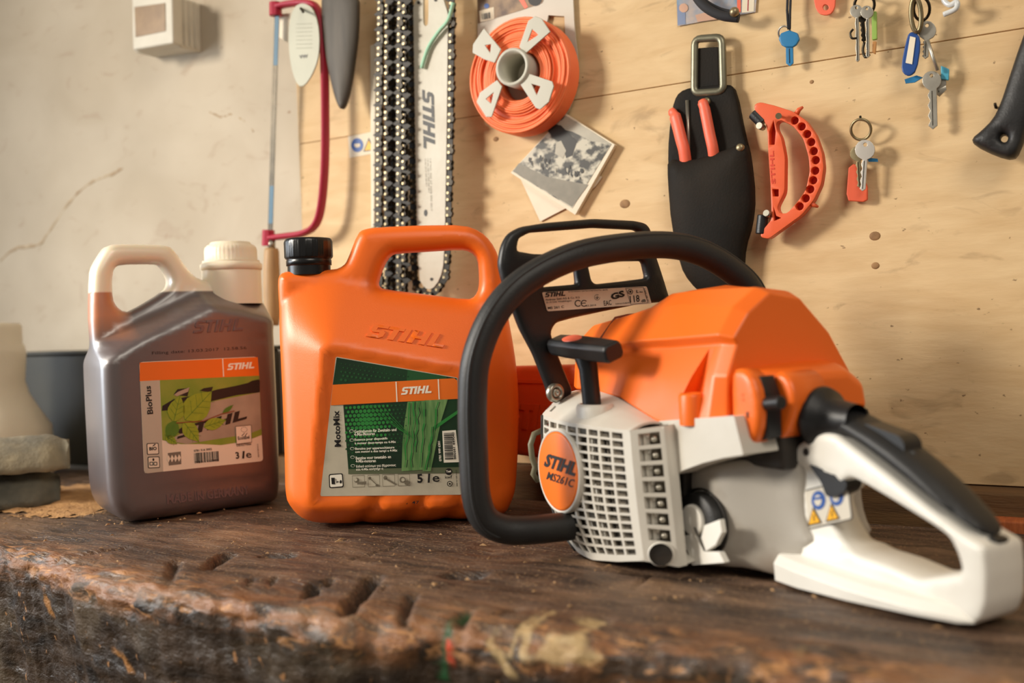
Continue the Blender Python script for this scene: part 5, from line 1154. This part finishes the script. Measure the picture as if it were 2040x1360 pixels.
hook(F,r,1722,-6); ring(F,r,(1722,10),20,.018,m_dsteel)
key(F,r,(1706,22),13,(1708,120),.020,m_nick,wd=.30); key(F,r,(1727,24),13,(1728,112),.024,m_nick,wd=.30); key(F,r,(1716,30),14,(1720,80),.012,m_dsteel)
solid(F,[(1736,22),(1746,22),(1747,78),(1737,80)],.014,.004,m_green,'tag',r,ch=0,bev=.001); solid(F,[(1738,82),(1746,82),(1744,108),(1737,104)],.013,.003,mat('amber_plastic',(190,136,80),.4),'key_tip',r,ch=0,bev=.0008)
mb=MB(); mb.tube(spline(P3(F,[(1700,58,.02),(1694,66,.02),(1697,76,.02),(1706,76,.02)]),4),.0011,m_dsteel,n=6); mb.build('wire_hook',r); mb=MB(); mb.tube(spline(P3(F,[(1722,84,.018),(1719,100,.018),(1724,114,.02),(1733,108,.02)]),4),.0013,m_dsteel,n=6); mb.build('wire_hook',r)
F,r=wroot('key_bunch',1840,110,'bunch of keys with dark blue framed label tag, near the top right corner','keys')
hook(F,r,1832,-8); ring(F,r,(1836,18),16,.022,m_dsteel,ry=22); ring(F,r,(1825,30),10,.026,m_okey,ry=34,tw=.0022,name='oval_ring')
key(F,r,(1846,60),19,(1843,112),.018,m_nick); key(F,r,(1856,160),19,(1858,250),.016,m_nick,wd=.5); key(F,r,(1868,165),17,(1870,180),.010,m_nick,wd=.9)
solid(F,[(1811,62),(1830,66),(1834,90),(1826,140),(1812,152),(1798,146),(1795,130),(1804,84)],.022,.004,m_dblue,'tag_frame',r,bev=.001); solid(F,[(1813,72),(1824,75),(1817,128),(1804,125)],.0228,.0012,m_paper,'tag_insert',r,ch=0)
mb=MB(); mb.tube(P3(F,[(1848,80,.020),(1858,112,.019),(1868,140,.018)]),.0016,m_nick,n=6); mb.build('wire_link',r)
solid(F,[(1874,130),(1891,137),(1890,160),(1874,158)],.012,.003,mat('cyan_plastic',(80,168,196),.35),'cyan_tag',r,ch=0,bev=.001); solid(F,[(1802,158),(1826,150),(1838,154),(1822,164),(1804,166)],.012,.002,m_blue,'blue_strip',r,ch=0)
F,r=wroot('plastic_hook',1890,5,'clear plastic hook at the top edge, right of the keys','hook')
mb=MB(); mb.tube(spline(P3(F,[(1884,-30,.02),(1880,-2,.02),(1892,10,.022),(1906,4,.024),(1904,18,.024),(1880,29,.022)]),5),.0026,mat('clear_plastic',(214,216,214),.15,spec=.8),n=8); mb.build('hook',r)
F,r=wroot('key_bunch',1715,320,'small ring with one silver key and an orange tag, alone below the seam','keys')
hook(F,r,1714,238,.016); ring(F,r,(1715,258),20,.016,m_okey)
solid(F,[(1690,334),(1700,326),(1712,330),(1728,372),(1728,398),(1720,402),(1690,400),(1686,386)],.010,.004,mat('faded_orange_tag',(222,92,56),.5),'tag',r,ch=0,bev=.001)
key(F,r,(1708,306),15,(1712,370),.013,m_okey); key(F,r,(1723,298),20,(1718,376),.018,mat('silver_key',(214,208,198),.35,.6),wd=.30); solid(F,[(1728,314),(1748,316),(1749,322),(1730,322)],.012,.002,m_blue,'blue_strip',r,ch=0)
# ---------------- black tool handle at the right edge
F,r=wroot('tool_handle',2010,220,'black plastic tool handle with flared end and round hole at the right edge','handle')
solid(F,[(2090,-30),(2055,30),(2032,90),(2012,150),(1993,208),(1978,238),(1956,260),(1936,276),(1940,288),(1985,310),(2018,318),(2032,302),(2052,240),(2080,170),(2120,60)],.030,.010,m_rubber,'grip',r,holes=[[(2000,267),(2007,270),(2009,277),(2004,284),(1997,283),(1992,277),(1994,270)]],T=.009,r=.012,ch=1)
F,r=wroot('wall_nail',1983,210,'rusty nail beside the black tool handle at the right edge','nail')
mb=MB(); mb.tube(P3(F,[(1984,214,0),(1984,214,.034),(1982,206,.037)]),.0013,m_dsteel,n=6); mb.build('nail',r)
# ---------------- magazine picture and black cable
F,r=wroot('magazine_picture',1425,10,'coloured magazine picture pinned at the top edge behind a black cable','picture')
m_mag=mat('magazine_print',(196,178,166),.45,var=1,vs=60,col2=(112,146,176)); mb=MB(); mb.poly(F.xz([(1347,-40),(1510,-40),(1505,24),(1470,30),(1350,52)],-.002),m_mag,-.0015,t=.0006); p=Pen(mb,F,-.0022)
p.poly([(1349,10),(1365,8),(1366,48),(1350,50)],mat('print_blue_grey',(126,140,170),.5),.0002); p.disc((1362,16),9,mat('print_skin',(214,168,140),.5),.0004); p.poly([(1468,-20),(1476,-20),(1476,24),(1469,26)],m_coral,.0004); p.poly([(1480,-30),(1504,-30),(1502,23),(1478,26)],m_paper,.0003); p.line((1492,-25),(1490,22),2,m_red,.0005); p.poly([(1385,30),(1430,18),(1432,38),(1390,44)],mat('print_skin',(214,168,140),.5),.0004)
mb.build('print',r,fixn=False)
F,r=wroot('black_cable',1430,20,'black cable loop with bright end hanging over the magazine picture','cable')
mb=MB(); mb.tube(spline(P3(F,[(1372,-40,.02),(1388,-5,.02),(1410,18,.022),(1440,32,.022),(1472,36,.02)]),6),.0048,m_cord,n=10); mb.tube(spline(P3(F,[(1380,-40,.014),(1400,-2,.014),(1430,18,.014),(1460,26,.014)]),6),.0028,m_cord,n=8); mb.build('cable',r)
mb=MB(); c=F.at(1463,24,-.026); mb.sphere(c,.0052,m_gsteel,6); mb.build('metal_end',r)
# ================================================================== things on the bench, left
FD=WALL.child((WALL.at(40,800,1.0).x,1.0,0)); x1=WALL.at(520,800,1.0).x-WALL.at(36,800,1.0).x; zt=WALL.at(110,700,.985).z
m_dbox=mat('dark_green_grey_metal',(46,44,36),.6,var=.6,vs=10,col2=(66,62,48),bump=.2,bs=60)
r=root('dark_box',FD,'long dark green-grey box standing against the plaster wall behind the oil canister','box')
mb=MB(); mb.box((0,-.015,.003),(x1,.035,zt-.006),m_dbox); mb.build('box_body',r,bevel=.003); mb=MB(); mb.box((-.004,-.019,zt-.006),(x1+.004,.038,zt),m_dbox); mb.build('lid',r,bevel=.002)
FJ=Frame(Frame((0,0,0),0).at(-30,952,0,2),0); wj=lambda px,py:FJ.at(px,py,0)
m_jug=mat('white_bag_plastic',(226,214,192),.55,var=.25,vs=9,col2=(204,190,164),sss=.1)
prf=[(lambda v:(v.x,v.z))(wj(*q)) for q in [(98,925),(97,885),(90,850),(66,815),(50,785),(43,760),(42,705),(39,690),(35,684),(35,652),(32,644),(-10,642)]]
r=root('white_container',FJ,'tall white plastic container with flared base at the left edge','container'); mb=MB(); mb.lathe([(prf[0][0]*.98,.003)]+[(x,z) for x,z in prf]+[(0,prf[-1][1])],m_jug,n=40,rib=lambda r_,h,k:r_*(1+.02*math.sin(k*.9+h*60))); mb.build('shell',r)
FT=Frame(Frame((0,0,0),0).at(60,1013,0,2),math.radians(24))
m_tile=mat('grey_weathered_clay',(86,84,74),.8,var=.7,vs=26,col2=(140,132,112),bump=.6,bs=140); m_tile2=mat('dusty_grey_clay',(112,106,92),.85,var=.9,vs=18,col2=(176,160,128),bump=.6,bs=160)
def arch(name,x0_,x1_,R_,zc,yc,m,lab,flat=.8):
    r=root(name,FT,lab,'ridge tile'); mb=MB(); secs=[]
    for i in range(25):
        x=x0_+(x1_-x0_)*i/24; k=1-.22*sst(x1_-.025,x1_,x)
        o=[(x+.010*math.sin(q)*0,yc-R_*k*math.cos(q),zc+R_*flat*k*math.sin(q)+.0008*math.sin(i*1.7+q*5)) for q in [math.pi*j/16 for j in range(17)]]
        n_=[(x,yc-(R_-.010)*math.cos(q),zc+(R_-.010)*flat*math.sin(q)) for q in [math.pi*j/16 for j in range(16,-1,-1)]]
        secs.append(o+n_)
    mb.loft(secs,m,smooth=True); mb.build('tile_shell',r)
xr1=FT.at(120,980,.02).x; xr2=FT.at(140,930,.02).x
arch('ridge_tile',-.16,xr1,.046,.0015,.046,m_tile,'lower grey weathered curved tile lying on the bench at the left edge',.86)
arch('ridge_tile',-.17,xr2,.050,.0425,.048,m_tile2,'upper grey curved tile with pale dust on top, lying over another tile',.80)
# sawdust heap and crumbs
m_dust=mat('sawdust',(196,150,98),.95,var=.6,vs=60,col2=(130,88,54),bump=1,bs=300)
c0=WALL.at(95,1000,0,2); mb=MB(); gx=np.arange(-.20,.145,.0035); gy=np.arange(-.10,.17,.0035); ok={}; V=[]
for i,a in enumerate(gx):
    for j,b_ in enumerate(gy):
        x,y=c0.x+a,c0.y+b_; h_=.0090*math.exp(-((a+.02)/.11)**2-((b_-.02)/.065)**2)+.0035*noise.fractal(Vector((x*30,y*30,0)),.9,2,4)*math.exp(-(a/.16)**2-((b_-.02)/.10)**2)+.0015*noise.noise(Vector((x*190,y*190,0)))-.0024
        if y>BACK-.006: h_=-1
        ok[i,j]=h_>-.0019; V.append((x,y,max(h_,-.002)+.0009))
ny=len(gy); mb.add(V,[(i*ny+j,(i+1)*ny+j,(i+1)*ny+j+1,i*ny+j+1) for i in range(len(gx)-1) for j in range(ny-1) if ok[i,j] and ok[i+1,j] and ok[i,j+1] and ok[i+1,j+1]],m_dust,True)
tag(place(mb.build('sawdust_heap'),WALL),'low heap of tan sawdust on the bench around the grey tiles','sawdust',kind='stuff')
mb=MB(); R=random.Random(11); m_cr=mat('pale_wood_crumb',(176,138,96),.9,var=.5,vs=300)
for k in range(330):
    if k<190: x=c0.x+R.gauss(.04,.10); y=c0.y+R.gauss(.0,.06)
    else: x=R.uniform(-.95,.12); y=R.uniform(yF(x)+.03,.93)
    if y>BACK-.01 or y<yF(x)+.03: continue
    s=R.uniform(.0005,.0016)*(1 if k%9 else 1.8); q=R.random()*6.28; ca_,sa_=math.cos(q),math.sin(q); l=s*R.uniform(1,2.4)
    V=[(x+ca_*l-sa_*s*.5,y+sa_*l+ca_*s*.5,.0008),(x-ca_*l-sa_*s*.6,y-sa_*l+ca_*s*.4,.0008),(x-ca_*l+sa_*s*.6,y-sa_*l-ca_*s*.4,.0008),(x+ca_*l+sa_*s*.5,y+sa_*l-ca_*s*.5,.0008),(x,y,.0012+s*.8)]
    mb.add(V,[(0,1,4),(1,2,4),(2,3,4),(3,0,4),(0,3,2,1)],m_cr)
tag(place(mb.build('wood_crumbs'),WALL),'pale wood crumbs scattered over the dark workbench top','crumbs',kind='stuff')
